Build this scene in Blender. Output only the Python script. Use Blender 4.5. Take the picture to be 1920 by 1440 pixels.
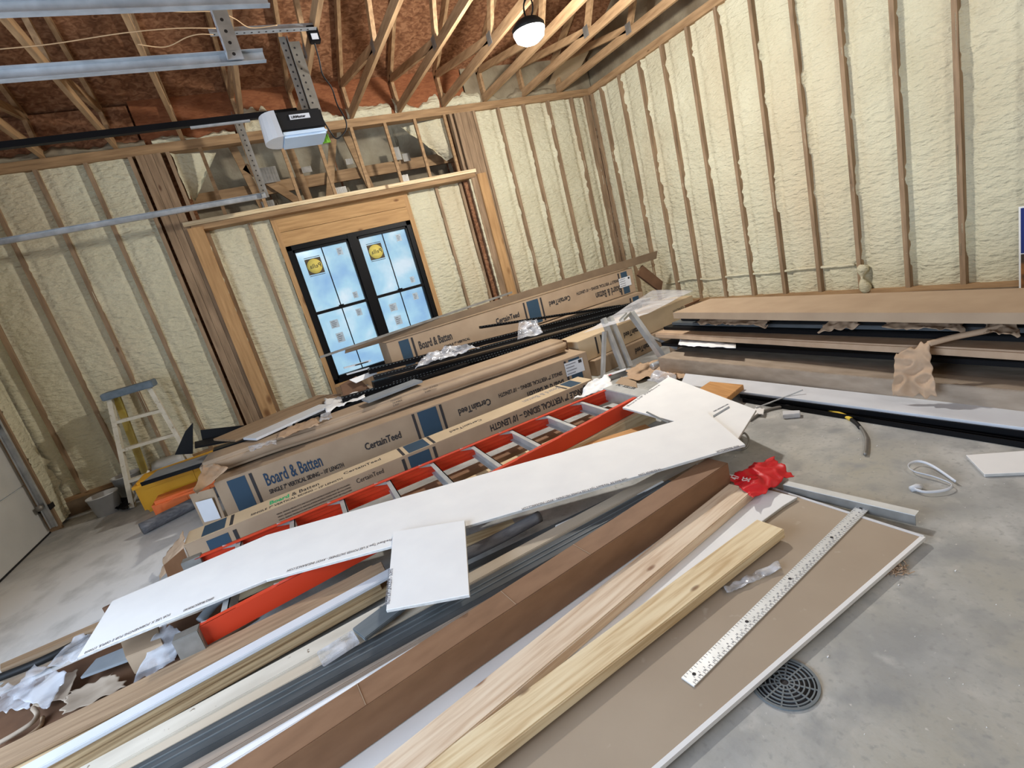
import bpy, bmesh, math, random
from mathutils import Vector, Matrix, noise
for o in list(bpy.data.objects): bpy.data.objects.remove(o)
SC = bpy.context.scene
COL = SC.collection
random.seed(7)
V = Vector
PI = math.pi
# ------------------------------------------------------------------ camera
YAW, PIT, ROL, FPX = 0.40678, -0.24468, -0.26320, 929.38
CAM = V((-5.1852, -6.4796, 1.3808))
_ca, _sa, _cb, _sb, _cc, _sc = math.cos(YAW), math.sin(YAW), math.cos(PIT), math.sin(PIT), math.cos(ROL), math.sin(ROL)
FWD = V((_sa*_cb, _ca*_cb, _sb)); _r = V((_ca, -_sa, 0)); _u = _r.cross(FWD)
RGT = _r*_cc + _u*_sc; UPV = -_r*_sc + _u*_cc
cam = bpy.data.cameras.new('camera'); camo = bpy.data.objects.new('camera', cam); COL.objects.link(camo)
cam.sensor_width = 36; cam.lens = FPX*36/1920; cam.clip_start = .02
camo.matrix_world = Matrix((( RGT.x, UPV.x, -FWD.x, CAM.x), (RGT.y, UPV.y, -FWD.y, CAM.y), (RGT.z, UPV.z, -FWD.z, CAM.z), (0, 0, 0, 1)))
SC.camera = camo
def _ray(px, py): return FWD + RGT*((px-960)/FPX) - UPV*((py-720)/FPX)
def az(px, py, z=0.):                                   # a point of the place on the level z
    d = _ray(px, py); return CAM + d*((z-CAM.z)/d.z)
def ay(px, py, y=0.):
    d = _ray(px, py); return CAM + d*((y-CAM.y)/d.y)
def ax(px, py, x=0.):
    d = _ray(px, py); return CAM + d*((x-CAM.x)/d.x)
# ------------------------------------------------------------------ view, world, lamps
SC.view_settings.view_transform = 'Standard'; SC.view_settings.look = 'None'
SC.view_settings.gamma = 1; SC.view_settings.use_curve_mapping = False
SC.view_settings.exposure = 0.12
W = bpy.data.worlds.new('daylight'); SC.world = W; W.use_nodes = True
W.node_tree.nodes['Background'].inputs[0].default_value = (.84, .92, 1, 1)
W.node_tree.nodes['Background'].inputs[1].default_value = 1.0
def lamp(name, loc, energy, col, size=.12, kind='POINT', rot=(0, 0, 0), sy=None):
    l = bpy.data.lights.new(name, kind); l.energy = energy; l.color = col
    if kind == 'AREA':
        l.shape = 'RECTANGLE'; l.size = size; l.size_y = sy or size
    else: l.shadow_soft_size = size
    o = bpy.data.objects.new(name, l); o.location = loc; o.rotation_euler = rot; COL.objects.link(o); return o
LED = V((-2.55, -2.6, 3.05))
lamp('work_lamp_light', LED+V((0, 0, -.12)), 270, (1, .965, .90), .09)
lamp('work_lamp_light', (-3.6, -8.2, 3.15), 70, (1, .965, .90), .09)
lamp('work_lamp_light', (-1.4, -6.6, 3.15), 45, (1, .965, .90), .09)
# daylight that comes in through the open garage door nearer the camera
lamp('open_door_daylight', (-7.75, -5.2, 1.25), 200, (.62, .78, 1), 2.4, 'AREA', (0, -PI/2, 0), 2.9)

# ------------------------------------------------------------------ materials
def ramp(nt, stops):
    n = nt.nodes.new('ShaderNodeValToRGB'); e = n.color_ramp.elements
    while len(e) < len(stops): e.new(.5)
    for i, (p, c) in enumerate(stops):
        e[i].position = p; e[i].color = (c[0], c[1], c[2], 1) if hasattr(c, '__len__') else (c, c, c, 1)
    return n
def mat(name, stops, scale=4, stretch=(1, 1, 1), detail=6, rough=.7, metal=0, bump=0, bscale=None, bstretch=None, k2=False,
        layer=None, knots=None, spec=.3, trans=0, alpha=1, distort=0, bdist=.01):
    m = bpy.data.materials.new(name); m.use_nodes = True; nt = m.node_tree; N = nt.nodes; L = nt.links
    b = N['Principled BSDF']; b.inputs['Roughness'].default_value = rough; b.inputs['Metallic'].default_value = metal
    b.inputs['Specular IOR Level'].default_value = spec
    tc = N.new('ShaderNodeTexCoord')
    def noi(sc, st, det=6, dist=0):
        mp = N.new('ShaderNodeMapping'); mp.inputs['Scale'].default_value = st; L.new(tc.outputs['Object'], mp.inputs[0])
        t = N.new('ShaderNodeTexNoise'); t.inputs['Scale'].default_value = sc; t.inputs['Detail'].default_value = det
        t.inputs['Distortion'].default_value = dist; L.new(mp.outputs[0], t.inputs[0]); return t
    if len(stops) == 1: stops = [(.3, [c*.93 for c in stops[0]]), (.7, [min(1, c*1.05) for c in stops[0]])]
    t = noi(scale, stretch, detail, distort); r = ramp(nt, stops); L.new(t.outputs[0], r.inputs[0]); col = r.outputs[0]
    def mixin(col, fac, c2, mode='MIX'):
        mx = N.new('ShaderNodeMix'); mx.data_type = 'RGBA'; mx.blend_type = mode
        L.new(fac, mx.inputs[0]); L.new(col, mx.inputs[6]); mx.inputs[7].default_value = (*c2, 1); return mx.outputs[2]
    if layer:
        for (ls, lst, lo, hi, c2) in layer:
            t2 = noi(ls, lst, 5); r2 = ramp(nt, [(lo, 0.), (hi, 1.)]); L.new(t2.outputs[0], r2.inputs[0]); col = mixin(col, r2.outputs[0], c2)
    if knots:
        ks, kst, kr, kc = knots
        mp = N.new('ShaderNodeMapping'); mp.inputs['Scale'].default_value = kst; L.new(tc.outputs['Object'], mp.inputs[0])
        vo = N.new('ShaderNodeTexVoronoi'); vo.inputs['Scale'].default_value = ks; vo.voronoi_dimensions = '2D' if k2 else '3D'; L.new(mp.outputs[0], vo.inputs[0])
        r3 = ramp(nt, [(0, .9), (kr*.5, .7), (kr, 0.)]); L.new(vo.outputs[0], r3.inputs[0]); col = mixin(col, r3.outputs[0], kc)
    L.new(col, b.inputs['Base Color'])
    if bump:
        tb = noi(bscale or scale, bstretch or stretch, 8); bm = N.new('ShaderNodeBump'); bm.inputs['Strength'].default_value = bump
        bm.inputs['Distance'].default_value = bdist; L.new(tb.outputs[0], bm.inputs['Height']); L.new(bm.outputs[0], b.inputs['Normal'])
    if trans: b.inputs['Transmission Weight'].default_value = trans
    if alpha < 1: b.inputs['Alpha'].default_value = alpha
    return m
M = {}
M['foam'] = mat('spray_foam', [(.3, (.62, .575, .41)), (.7, (.72, .685, .51))], 1.6, bump=1, bscale=13, bstretch=(1, 1, 2.4), rough=.75, bdist=.035,
                layer=[(1.1, (1, 1, .35), .5, .75, (.64, .55, .38))])
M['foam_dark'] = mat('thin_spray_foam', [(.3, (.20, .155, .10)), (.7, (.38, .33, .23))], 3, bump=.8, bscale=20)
M['stud'] = mat('stud_pine', [(.25, (.17, .11, .065)), (.7, (.38, .26, .16))], 3, (9, 9, 1), bump=.15, knots=(1.6, (3, 3, 1), .07, (.08, .03, .012)))
M['trussx'] = mat('truss_pine', [(.25, (.24, .14, .07)), (.7, (.50, .32, .17))], 3, (9, 1, 9), bump=.1, knots=(1.7, (3, 1, 3), .06, (.08, .03, .012)))
M['headerv'] = mat('jack_pine', [(.25, (.36, .20, .085)), (.7, (.55, .33, .15))], 3, (12, 12, 1), bump=.05, knots=(2.0, (2, 2, 1), .16, (.14, .05, .015)))
M['plate'] = mat('plate_pine', [(.25, (.22, .13, .065)), (.7, (.44, .28, .145))], 3, (1, 9, 9), bump=.1, knots=(1.7, (1, 3, 3), .06, (.08, .03, .012)))
M['header'] = mat('header_pine', [(.25, (.38, .21, .085)), (.7, (.58, .35, .155))], 3, (1, 12, 12), bump=.05, knots=(2.2, (1, 2.2, 2.2), .10, (.14, .05, .015)))
M['board'] = mat('lumber_pine', [(.34, (.58, .41, .22)), (.55, (.78, .63, .40)), (.7, (.84, .71, .48))], 3, (1, 16, 16), bump=.08, distort=.4, knots=(2.3, (1, 2.4, 1), .062, (.20, .10, .05)), k2=True)
M['board_pink'] = mat('lumber_pine_pink', [(.34, (.60, .43, .29)), (.55, (.77, .62, .46)), (.72, (.83, .70, .54))], 3, (1, 16, 16), bump=.08, distort=.3, knots=(2.1, (1, 2.4, 1), .062, (.22, .10, .05)), k2=True)
M['oak'] = mat('stained_wood', [(.25, (.42, .20, .07)), (.7, (.62, .34, .13))], 4, (1, 10, 10))
M['brownplank'] = mat('brown_plank', [(.3, (.25, .165, .10)), (.7, (.40, .28, .175))], 3, (1, 16, 16), bump=.08)
M['plyedge'] = mat('plywood_edge', [(.35, (.30, .19, .09)), (.6, (.62, .46, .27))], 5, (.4, 1, 14), bump=.3)
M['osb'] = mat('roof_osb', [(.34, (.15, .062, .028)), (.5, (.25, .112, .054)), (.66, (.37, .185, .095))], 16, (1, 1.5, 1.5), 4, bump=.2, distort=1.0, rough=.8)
M['osb_red'] = mat('heel_osb', [(.3, (.22, .075, .03)), (.7, (.34, .13, .055))], 12, (1, 3, 3), 3, bump=.1, distort=1, rough=.8)
M['concrete'] = mat('concrete', [(.34, (.32, .325, .32)), (.66, (.53, .53, .51))], 3.2, detail=12, rough=.55, bump=.12, bscale=40, spec=.35,
                    layer=[(9, (1, 1, 1), .58, .78, (.58, .57, .54)), (1.1, (1, 1, 1), .52, .75, (.40, .38, .32)), (45, (1, 1, 1), .55, .78, (.30, .30, .29)), (7, (1, 1, 1), .50, .72, (.30, .305, .30)), (60, (1, 1, 1), .68, .76, (.62, .60, .56))])
def dust_and_daylight(m):  # pale dust, with daylight brightening of the left floor painted into its colour
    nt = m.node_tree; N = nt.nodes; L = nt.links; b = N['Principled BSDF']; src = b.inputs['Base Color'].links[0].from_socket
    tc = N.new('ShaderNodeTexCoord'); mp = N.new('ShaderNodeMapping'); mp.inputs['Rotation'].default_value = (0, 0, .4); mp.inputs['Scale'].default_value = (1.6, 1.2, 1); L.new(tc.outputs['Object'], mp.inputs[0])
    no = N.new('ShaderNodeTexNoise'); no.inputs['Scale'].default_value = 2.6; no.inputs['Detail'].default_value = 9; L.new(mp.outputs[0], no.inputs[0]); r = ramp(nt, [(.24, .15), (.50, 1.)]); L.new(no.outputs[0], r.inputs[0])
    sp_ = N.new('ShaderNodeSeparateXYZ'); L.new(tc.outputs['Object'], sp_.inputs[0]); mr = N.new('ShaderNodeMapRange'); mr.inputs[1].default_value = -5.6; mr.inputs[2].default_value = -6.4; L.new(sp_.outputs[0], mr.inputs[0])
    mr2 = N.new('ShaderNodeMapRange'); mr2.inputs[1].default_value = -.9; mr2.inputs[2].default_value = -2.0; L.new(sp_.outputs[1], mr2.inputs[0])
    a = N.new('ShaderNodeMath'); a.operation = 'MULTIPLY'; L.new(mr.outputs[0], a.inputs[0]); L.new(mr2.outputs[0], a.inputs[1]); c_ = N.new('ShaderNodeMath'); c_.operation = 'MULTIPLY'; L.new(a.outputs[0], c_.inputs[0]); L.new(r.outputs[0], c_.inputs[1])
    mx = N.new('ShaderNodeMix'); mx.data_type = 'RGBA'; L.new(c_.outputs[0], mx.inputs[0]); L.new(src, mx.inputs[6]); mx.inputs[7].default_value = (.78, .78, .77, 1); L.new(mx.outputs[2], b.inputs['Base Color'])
dust_and_daylight(M['concrete'])
M['curb'] = mat('concrete_curb', [(.3, (.13, .09, .055)), (.7, (.24, .18, .12))], 6, bump=.2)
M['card'] = mat('cardboard', [(.3, (.335, .24, .16)), (.7, (.395, .29, .195))], 5, bump=.05, rough=.75)
M['card_gold'] = mat('light_cardboard', [(.3, (.50, .385, .25)), (.7, (.57, .445, .295))], 5, rough=.7)
M['card_dark'] = mat('brown_cardboard', [(.3, (.215, .118, .065)), (.7, (.275, .155, .088))], 6, (1, 3, 3), rough=.65)
M['card_brownmid'] = mat('mid_brown_cardboard', [(.3, (.16, .11, .07)), (.7, (.21, .145, .09))], 5)
M['card_inside'] = mat('cardboard_inside', [(.3, (.10, .05, .028)), (.7, (.17, .09, .05))], 5)
M['kraft'] = mat('kraft_paper', [(.3, (.40, .27, .17)), (.7, (.50, .35, .235))], 8, bump=.3, bscale=14, rough=.75)
M['kraft_grey'] = mat('weathered_kraft', [(.3, (.29, .225, .165)), (.7, (.40, .32, .245))], 7, (1, 3, 3), bump=.2, rough=.75)
M['white'] = mat('drywall_paper', [(.3, (.80, .80, .80)), (.7, (.86, .86, .85))], 5, rough=.8)
M['whitevinyl'] = mat('white_vinyl', [(.66, .68, .72)], 5, rough=.4)
M['gyp'] = mat('gypsum_edge', [(.3, (.42, .41, .39)), (.7, (.56, .55, .52))], 30, bump=.3)
M['tan'] = mat('drywall_back_paper', [(.3, (.37, .295, .22)), (.7, (.43, .35, .265))], 2, rough=.85, layer=[(14, (1, 1, 1), .66, .8, (.55, .48, .40))])
M['beige'] = mat('beige_board', [(.3, (.50, .42, .32)), (.7, (.57, .49, .385))], 3, (1, 6, 6))
M['dirty'] = mat('dusty_white_board', [(.3, (.52, .47, .39)), (.7, (.68, .63, .54))], 3, (1, 4, 4), layer=[(30, (1, 1, 1), .66, .72, (.16, .11, .07))])
M['taupe'] = mat('taupe_board', [(.3, (.33, .26, .205)), (.7, (.40, .325, .26))], 3, (1, 6, 6))
M['greydk'] = mat('dark_grey_trim', [(.3, (.060, .066, .070)), (.7, (.095, .102, .106))], 6, (1, 4, 4), rough=.5)
M['greymid'] = mat('grey_trim', [(.3, (.13, .15, .16)), (.7, (.17, .19, .20))], 6, (1, 4, 4), rough=.5)
M['greysheet'] = mat('grey_sheet', [(.3, (.20, .22, .24)), (.7, (.27, .29, .31))], 6, rough=.6)
M['black'] = mat('black_metal', [(.005, .005, .006)], 5, rough=.45, spec=.15)
M['blackplastic'] = mat('black_plastic', [(.014, .014, .015)], 5, rough=.5, spec=.2)
M['galv'] = mat('galvanised_steel', [(.3, (.36, .38, .40)), (.7, (.56, .58, .60))], 12, rough=.38, metal=.45)
M['galvdk'] = mat('dull_galvanised', [(.3, (.23, .22, .20)), (.7, (.34, .33, .31))], 12, rough=.5, metal=.6)
M['alu'] = mat('aluminium', [(.3, (.46, .47, .47)), (.7, (.60, .61, .61))], 9, rough=.42, metal=.5)
M['ruler'] = mat('ruler_aluminium', [(.3, (.62, .63, .62)), (.7, (.74, .75, .74))], 14, rough=.45, metal=.25)
M['red'] = mat('red_fibreglass', [(.3, (.60, .045, .015)), (.7, (.68, .058, .018))], 1.5, rough=.4, spec=.5)
M['redbag'] = mat('red_plastic_bag', [(.60, .012, .018)], 5, rough=.45, spec=.35)
M['ink'] = mat('black_ink', [(.035, .032, .034)], 5)
M['inkgrey'] = mat('grey_ink', [(.20, .20, .22)], 5)
M['inkblue'] = mat('blue_ink', [(.03, .062, .10)], 5)
M['inkwhite'] = mat('white_ink', [(.85, .85, .85)], 5)
M['inkgreen'] = mat('green_ink', [(.03, .40, .16)], 5)
M['yellow'] = mat('yellow_plastic', [(.3, (.72, .36, .012)), (.7, (.80, .43, .02))], 5, rough=.5)
M['orange'] = mat('orange_plastic', [(.3, (.80, .17, .04)), (.7, (.88, .22, .06))], 5, rough=.45)
M['yellowrail'] = mat('yellow_fibreglass', [(.3, (.42, .30, .04)), (.7, (.60, .50, .20))], 5)
M['cream'] = mat('worn_ladder_rail', [(.3, (.52, .48, .38)), (.7, (.66, .62, .52))], 14, layer=[(20, (1, 1, 1), .6, .7, (.30, .24, .14))])
M['bluecap'] = mat('blue_grey_plastic', [(.3, (.11, .15, .19)), (.7, (.18, .23, .28))], 14)
M['bucket'] = mat('white_bucket', [(.3, (.45, .45, .44)), (.7, (.58, .58, .57))], 6, rough=.5)
M['greyroll'] = mat('grey_fabric_roll', [(.3, (.10, .10, .11)), (.7, (.21, .21, .22))], 12, (1, 4, 4), bump=.3)
M['doorpanel'] = mat('door_panel', [(.3, (.50, .50, .48)), (.7, (.56, .56, .54))], 3, rough=.5)
M['yellowlabel'] = mat('yellow_label', [(.75, .52, .06)], 5)
M['led'] = None
M['inknavy'] = mat('navy_ink', [(.02, .05, .10)], 5)
M['stickerbrown'] = mat('sticker_brown', [(.09, .07, .045)]); M['stickeryellow'] = mat('sticker_yellow', [(.80, .66, .16)]); M['filmlabel'] = mat('film_label_print', [(.52, .62, .70)])
M['lens'] = mat('frosted_lens', [(.74, .73, .72)], rough=.4); M['lensblue'] = mat('frosted_lens_blue', [(.62, .76, .92)], rough=.3)
M['greenrag'] = mat('green_fabric', [(.12, .32, .02)])
M['wire'] = mat('pale_wire', [(.62, .42, .24)])
M['signblue'] = mat('sign_blue', [(.015, .03, .17)]); M['signpic'] = mat('sign_picture', [(.4, (.05, .03, .02)), (.6, (.50, .20, .05))], 5)
def clear_mat(name, tint, f_tr=.6, rough=.12, bump=0, var=.3, nsc=14):
    m = bpy.data.materials.new(name); m.use_nodes = True; nt = m.node_tree; N = nt.nodes; L = nt.links; N.clear()
    out = N.new('ShaderNodeOutputMaterial'); tr = N.new('ShaderNodeBsdfTransparent'); tr.inputs[0].default_value = (*tint, 1)
    gl = N.new('ShaderNodeBsdfGlossy'); gl.inputs[1].default_value = rough; df = N.new('ShaderNodeBsdfDiffuse'); df.inputs[0].default_value = (.75, .76, .80, 1)
    m1 = N.new('ShaderNodeMixShader'); m1.inputs[0].default_value = .85; L.new(gl.outputs[0], m1.inputs[1]); L.new(df.outputs[0], m1.inputs[2])
    m2 = N.new('ShaderNodeMixShader'); tc = N.new('ShaderNodeTexCoord'); no = N.new('ShaderNodeTexNoise'); no.inputs['Scale'].default_value = nsc; no.inputs['Distortion'].default_value = .6
    L.new(tc.outputs['Object'], no.inputs[0]); r = ramp(nt, [(.38, max(0., f_tr-var)), (.62, min(1., f_tr+var))]); L.new(no.outputs[0], r.inputs[0])
    L.new(r.outputs[0], m2.inputs[0]); L.new(m1.outputs[0], m2.inputs[1]); L.new(tr.outputs[0], m2.inputs[2]); L.new(m2.outputs[0], out.inputs[0])
    if bump:
        b = N.new('ShaderNodeBump'); b.inputs['Strength'].default_value = bump; b.inputs['Distance'].default_value = .02; L.new(no.outputs[0], b.inputs['Height'])
        L.new(b.outputs[0], gl.inputs['Normal'])
    return m
M['film'] = clear_mat('clear_plastic_film', (.95, .96, .98), .66, .22, .2, .2, 8)
M['film2'] = clear_mat('thin_clear_film', (.97, .97, .98), .66, .3, .05, .12, 4)
M['clearpl'] = clear_mat('clear_plastic', (.95, .96, .97), .6, .1)
def pane_mat():
    m = bpy.data.materials.new('window_pane_with_blue_film'); m.use_nodes = True; nt = m.node_tree; N = nt.nodes; L = nt.links; N.clear()
    out = N.new('ShaderNodeOutputMaterial'); tl = N.new('ShaderNodeBsdfTranslucent'); tr = N.new('ShaderNodeBsdfTransparent'); gl = N.new('ShaderNodeBsdfGlossy')
    gl.inputs[1].default_value = .15
    tc = N.new('ShaderNodeTexCoord'); no = N.new('ShaderNodeTexNoise'); no.inputs['Scale'].default_value = 2.2; no.inputs['Detail'].default_value = 9; no.inputs['Distortion'].default_value = .2
    L.new(tc.outputs['Object'], no.inputs[0])
    r = ramp(nt, [(.3, (.58, .74, .90)), (.5, (.72, .88, .95)), (.66, (.92, .97, .99))]); L.new(no.outputs[0], r.inputs[0]); L.new(r.outputs[0], tl.inputs[0]); L.new(r.outputs[0], tr.inputs[0])
    a = N.new('ShaderNodeMixShader'); a.inputs[0].default_value = .8; L.new(tl.outputs[0], a.inputs[1]); L.new(tr.outputs[0], a.inputs[2])
    c = N.new('ShaderNodeMixShader'); c.inputs[0].default_value = .05; L.new(a.outputs[0], c.inputs[1]); L.new(gl.outputs[0], c.inputs[2]); L.new(c.outputs[0], out.inputs[0])
    return m
M['pane'] = pane_mat()
def emis(name, col, s):
    m = bpy.data.materials.new(name); m.use_nodes = True; b = m.node_tree.nodes['Principled BSDF']
    b.inputs['Base Color'].default_value = (*col, 1); b.inputs['Emission Color'].default_value = (*col, 1); b.inputs['Emission Strength'].default_value = s; return m
M['led'] = emis('lit_lamp_lens', (1, .96, .86), 30)

# ------------------------------------------------------------------ mesh helpers
def new_ob(name, bm, mats, parent=None, mw=None, smooth=False):
    me = bpy.data.meshes.new(name); bm.normal_update(); bm.to_mesh(me); bm.free()
    for m in (mats if isinstance(mats, (list, tuple)) else [mats]): me.materials.append(M[m] if isinstance(m, str) else m)
    if smooth:
        for p in me.polygons: p.use_smooth = True
    o = bpy.data.objects.new(name, me); COL.objects.link(o)
    if parent: o.parent = parent
    if mw is not None:
        if parent: o.matrix_local = mw
        else: o.matrix_world = mw
    return o
def tag(o, label, cat, group=None, kind=None):
    o['label'] = label; o['category'] = cat
    if group: o['group'] = group
    if kind: o['kind'] = kind
    return o
def struct(o): o['kind'] = 'structure'; return o
def empty(name, loc=(0, 0, 0), mw=None):
    o = bpy.data.objects.new(name, None); COL.objects.link(o); o.empty_display_size = .1
    if mw is not None: o.matrix_world = mw
    else: o.location = loc
    return o
def bbox(bm, lo, hi, mi=0, M4=None):
    x0, y0, z0 = lo; x1, y1, z1 = hi
    vs = [bm.verts.new(p) for p in ((x0,y0,z0),(x1,y0,z0),(x1,y1,z0),(x0,y1,z0),(x0,y0,z1),(x1,y0,z1),(x1,y1,z1),(x0,y1,z1))]
    if M4 is not None:
        for v in vs: v.co = M4 @ v.co
    for f in ((3,2,1,0),(4,5,6,7),(0,1,5,4),(1,2,6,5),(2,3,7,6),(3,0,4,7)):
        bm.faces.new([vs[i] for i in f]).material_index = mi
    return vs
def box(name, lo, hi, m, parent=None, bev=0):
    bm = bmesh.new(); bbox(bm, lo, hi)
    if bev: bmesh.ops.bevel(bm, geom=bm.edges[:], offset=bev, segments=2, affect='EDGES')
    return new_ob(name, bm, m, parent)
def frame(p0, p1, side):
    X = (p1-p0).normalized(); Y = side - X*side.dot(X); Y.normalize(); Z = X.cross(Y)
    return Matrix(((X.x,Y.x,Z.x,p0.x),(X.y,Y.y,Z.y,p0.y),(X.z,Y.z,Z.z,p0.z),(0,0,0,1)))
def member(bm, p0, p1, w, h, side, mi=0):               # bar from p0 to p1, w along side, h across
    p0, p1 = V(p0), V(p1); F = frame(p0, p1, V(side)); bbox(bm, (0, -w/2, -h/2), ((p1-p0).length, w/2, h/2), mi, F)
def bar(name, p0, p1, w, h, m, side=(0, 0, 1), parent=None, bev=.0):   # own local frame with x along the bar
    p0, p1 = V(p0), V(p1); F = frame(p0, p1, V(side)); bm = bmesh.new(); bbox(bm, (0, -w/2, -h/2), ((p1-p0).length, w/2, h/2))
    if bev: bmesh.ops.bevel(bm, geom=bm.edges[:], offset=bev, segments=2, affect='EDGES')
    return new_ob(name, bm, m, parent, F)
def rough_up(bm, cuts, amp, freq, keep=None):
    bmesh.ops.subdivide_edges(bm, edges=[e for e in bm.edges if e.calc_length() > .25], cuts=cuts, use_grid_fill=True)
    bmesh.ops.subdivide_edges(bm, edges=bm.edges[:], cuts=1, use_grid_fill=True)
    for v in bm.verts:
        n = noise.noise_vector(v.co*freq+V((3.1, 7.7, 1.3))); v.co += V((n.x*.3, n.y, n.z))*amp
def slab(name, pts, t, m, bev=.0, parent=None, rough=None, edge=None):
    """a sheet or block whose top outline is pts; thickness t goes down"""
    pts = [V(p) for p in pts]; X = (pts[1]-pts[0]).normalized(); S = pts[-1]-pts[0]; Nn = X.cross(S).normalized()
    if Nn.z < 0: Nn = -Nn
    Y = Nn.cross(X); F = Matrix(((X.x,Y.x,Nn.x,pts[0].x),(X.y,Y.y,Nn.y,pts[0].y),(X.z,Y.z,Nn.z,pts[0].z),(0,0,0,1))); Fi = F.inverted()
    lp = [Fi @ p for p in pts]; bm = bmesh.new()
    tv = [bm.verts.new(p) for p in lp]; bv = [bm.verts.new(p-V((0, 0, t))) for p in lp]
    bm.faces.new(tv); bm.faces.new(bv[::-1]); n = len(tv)
    for i in range(n):
        f = bm.faces.new((tv[(i+1)%n], tv[i], bv[i], bv[(i+1)%n])); f.material_index = 1 if edge else 0
    bmesh.ops.recalc_face_normals(bm, faces=bm.faces[:])
    if bev: bmesh.ops.bevel(bm, geom=bm.edges[:], offset=bev, segments=2, affect='EDGES')
    if rough: rough_up(bm, rough[0], rough[1], rough[2])
    return new_ob(name, bm, [m, edge] if edge else m, parent, F, smooth=bool(rough) and rough[1] > .004)
def rect(A, B, C):                                      # rectangle on the edge A-B, as wide as C lies from it
    A, B, C = V(A), V(B), V(C); X = (B-A).normalized(); Y = (C-A)-X*(C-A).dot(X); return [A, B, B+Y, A+Y]
def tube(name, pts, r, m, parent=None, seg=8, closed_ends=True, smooth_n=6):
    P = [V(p) for p in pts]; Q = []
    if smooth_n > 1 and len(P) > 2:
        for i in range(len(P)-1):
            a, b, c, d = P[max(i-1, 0)], P[i], P[i+1], P[min(i+2, len(P)-1)]
            for k in range(smooth_n):
                t = k/smooth_n
                Q.append(.5*((2*b)+(c-a)*t+(2*a-5*b+4*c-d)*t*t+(3*b-a-3*c+d)*t**3))
        Q.append(P[-1])
    else: Q = P
    bm = bmesh.new(); rings = []
    nrm = None
    for i, p in enumerate(Q):
        T = (Q[min(i+1, len(Q)-1)]-Q[max(i-1, 0)]).normalized()
        if nrm is None: nrm = T.orthogonal().normalized()
        nrm = (nrm-T*nrm.dot(T)).normalized(); B = T.cross(nrm)
        rr = r if not callable(r) else r(i/(len(Q)-1))
        rings.append([bm.verts.new(p+(nrm*math.cos(2*PI*k/seg)+B*math.sin(2*PI*k/seg))*rr) for k in range(seg)])
    for a, b in zip(rings, rings[1:]):
        for k in range(seg): bm.faces.new((a[k], a[(k+1)%seg], b[(k+1)%seg], b[k]))
    if closed_ends: bm.faces.new(rings[0][::-1]); bm.faces.new(rings[-1])
    bmesh.ops.recalc_face_normals(bm, faces=bm.faces[:])
    return new_ob(name, bm, m, parent, smooth=True)
def lathe(name, prof, m, parent=None, seg=32, mw=None, smooth=True):
    bm = bmesh.new(); rings = [[bm.verts.new((r*math.cos(2*PI*k/seg), r*math.sin(2*PI*k/seg), z)) for k in range(seg)] for r, z in prof]
    for a, b in zip(rings, rings[1:]):
        for k in range(seg): bm.faces.new((a[k], a[(k+1)%seg], b[(k+1)%seg], b[k]))
    if prof[0][0] > 1e-4: bm.faces.new(rings[0][::-1])
    if prof[-1][0] > 1e-4: bm.faces.new(rings[-1])
    bmesh.ops.remove_doubles(bm, verts=bm.verts[:], dist=1e-5); bmesh.ops.recalc_face_normals(bm, faces=bm.faces[:])
    return new_ob(name, bm, m, parent, mw, smooth)
def crumple(name, quad, m, amp=.03, freq=7, nx=26, ny=18, t=.0015, parent=None, lift=0, seed=0, outline=0):
    """crumpled sheet over four corners, thin but with real thickness"""
    a, b, c, d = [V(p) for p in quad]; bm = bmesh.new(); g = []
    O = V((seed*3.7, seed*1.3, seed*7.1)); Nn = (b-a).cross(d-a).normalized()
    if Nn.z < 0: Nn = -Nn
    for i in range(nx+1):
        row = []
        for j in range(ny+1):
            u, v = i/nx, j/ny; uu, vv = u, v
            if outline:
                uu = u+outline*noise.noise(V((v*6, seed, 0)))*(1 if u > .5 else -1)*abs(u-.5)*2
                vv = v+outline*noise.noise(V((u*6, 9+seed, 0)))*(1 if v > .5 else -1)*abs(v-.5)*2
            p = a*(1-uu)*(1-vv)+b*uu*(1-vv)+c*uu*vv+d*(1-uu)*vv
            n = noise.noise(p*freq+O); n2 = 1-abs(noise.noise(p*freq*1.9+O))*2
            p = p+Nn*(amp*(n*.6+n2*.5+.3)+lift*4*u*(1-u)*4*v*(1-v)*.25)
            row.append(bm.verts.new(p))
        g.append(row)
    for i in range(nx):
        for j in range(ny): bm.faces.new((g[i][j], g[i+1][j], g[i+1][j+1], g[i][j+1]))
    bmesh.ops.recalc_face_normals(bm, faces=bm.faces[:])
    o = new_ob(name, bm, m, parent, smooth=True)
    s = o.modifiers.new('thickness', 'SOLIDIFY'); s.thickness = t; return o
def text(body, size, m, parent, loc, rot=(PI/2, 0, 0), name='printed_text', bold=0, sx=1, align='LEFT', flip=False):
    cu = bpy.data.curves.new('t', 'FONT'); cu.body = body; cu.size = size; cu.extrude = .0004; cu.offset = bold; cu.align_x = align; cu.resolution_u = 2
    o = bpy.data.objects.new('t', cu); COL.objects.link(o); me = bpy.data.meshes.new_from_object(o); bpy.data.objects.remove(o); bpy.data.curves.remove(cu)
    me.materials.clear(); me.materials.append(M[m]); r = bpy.data.objects.new(name, me); COL.objects.link(r); r.parent = parent
    r.location = loc; r.rotation_euler = rot; r.scale = (-sx if flip else sx, 1, 1); return r
def decal(name, lo, hi, m, parent): return box(name, lo, hi, m, parent)

# ================================================================== THE SHELL
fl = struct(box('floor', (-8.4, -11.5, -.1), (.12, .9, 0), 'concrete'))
ST, H, HP = .038, 3.31, 3.40
XL = -7.66
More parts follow.
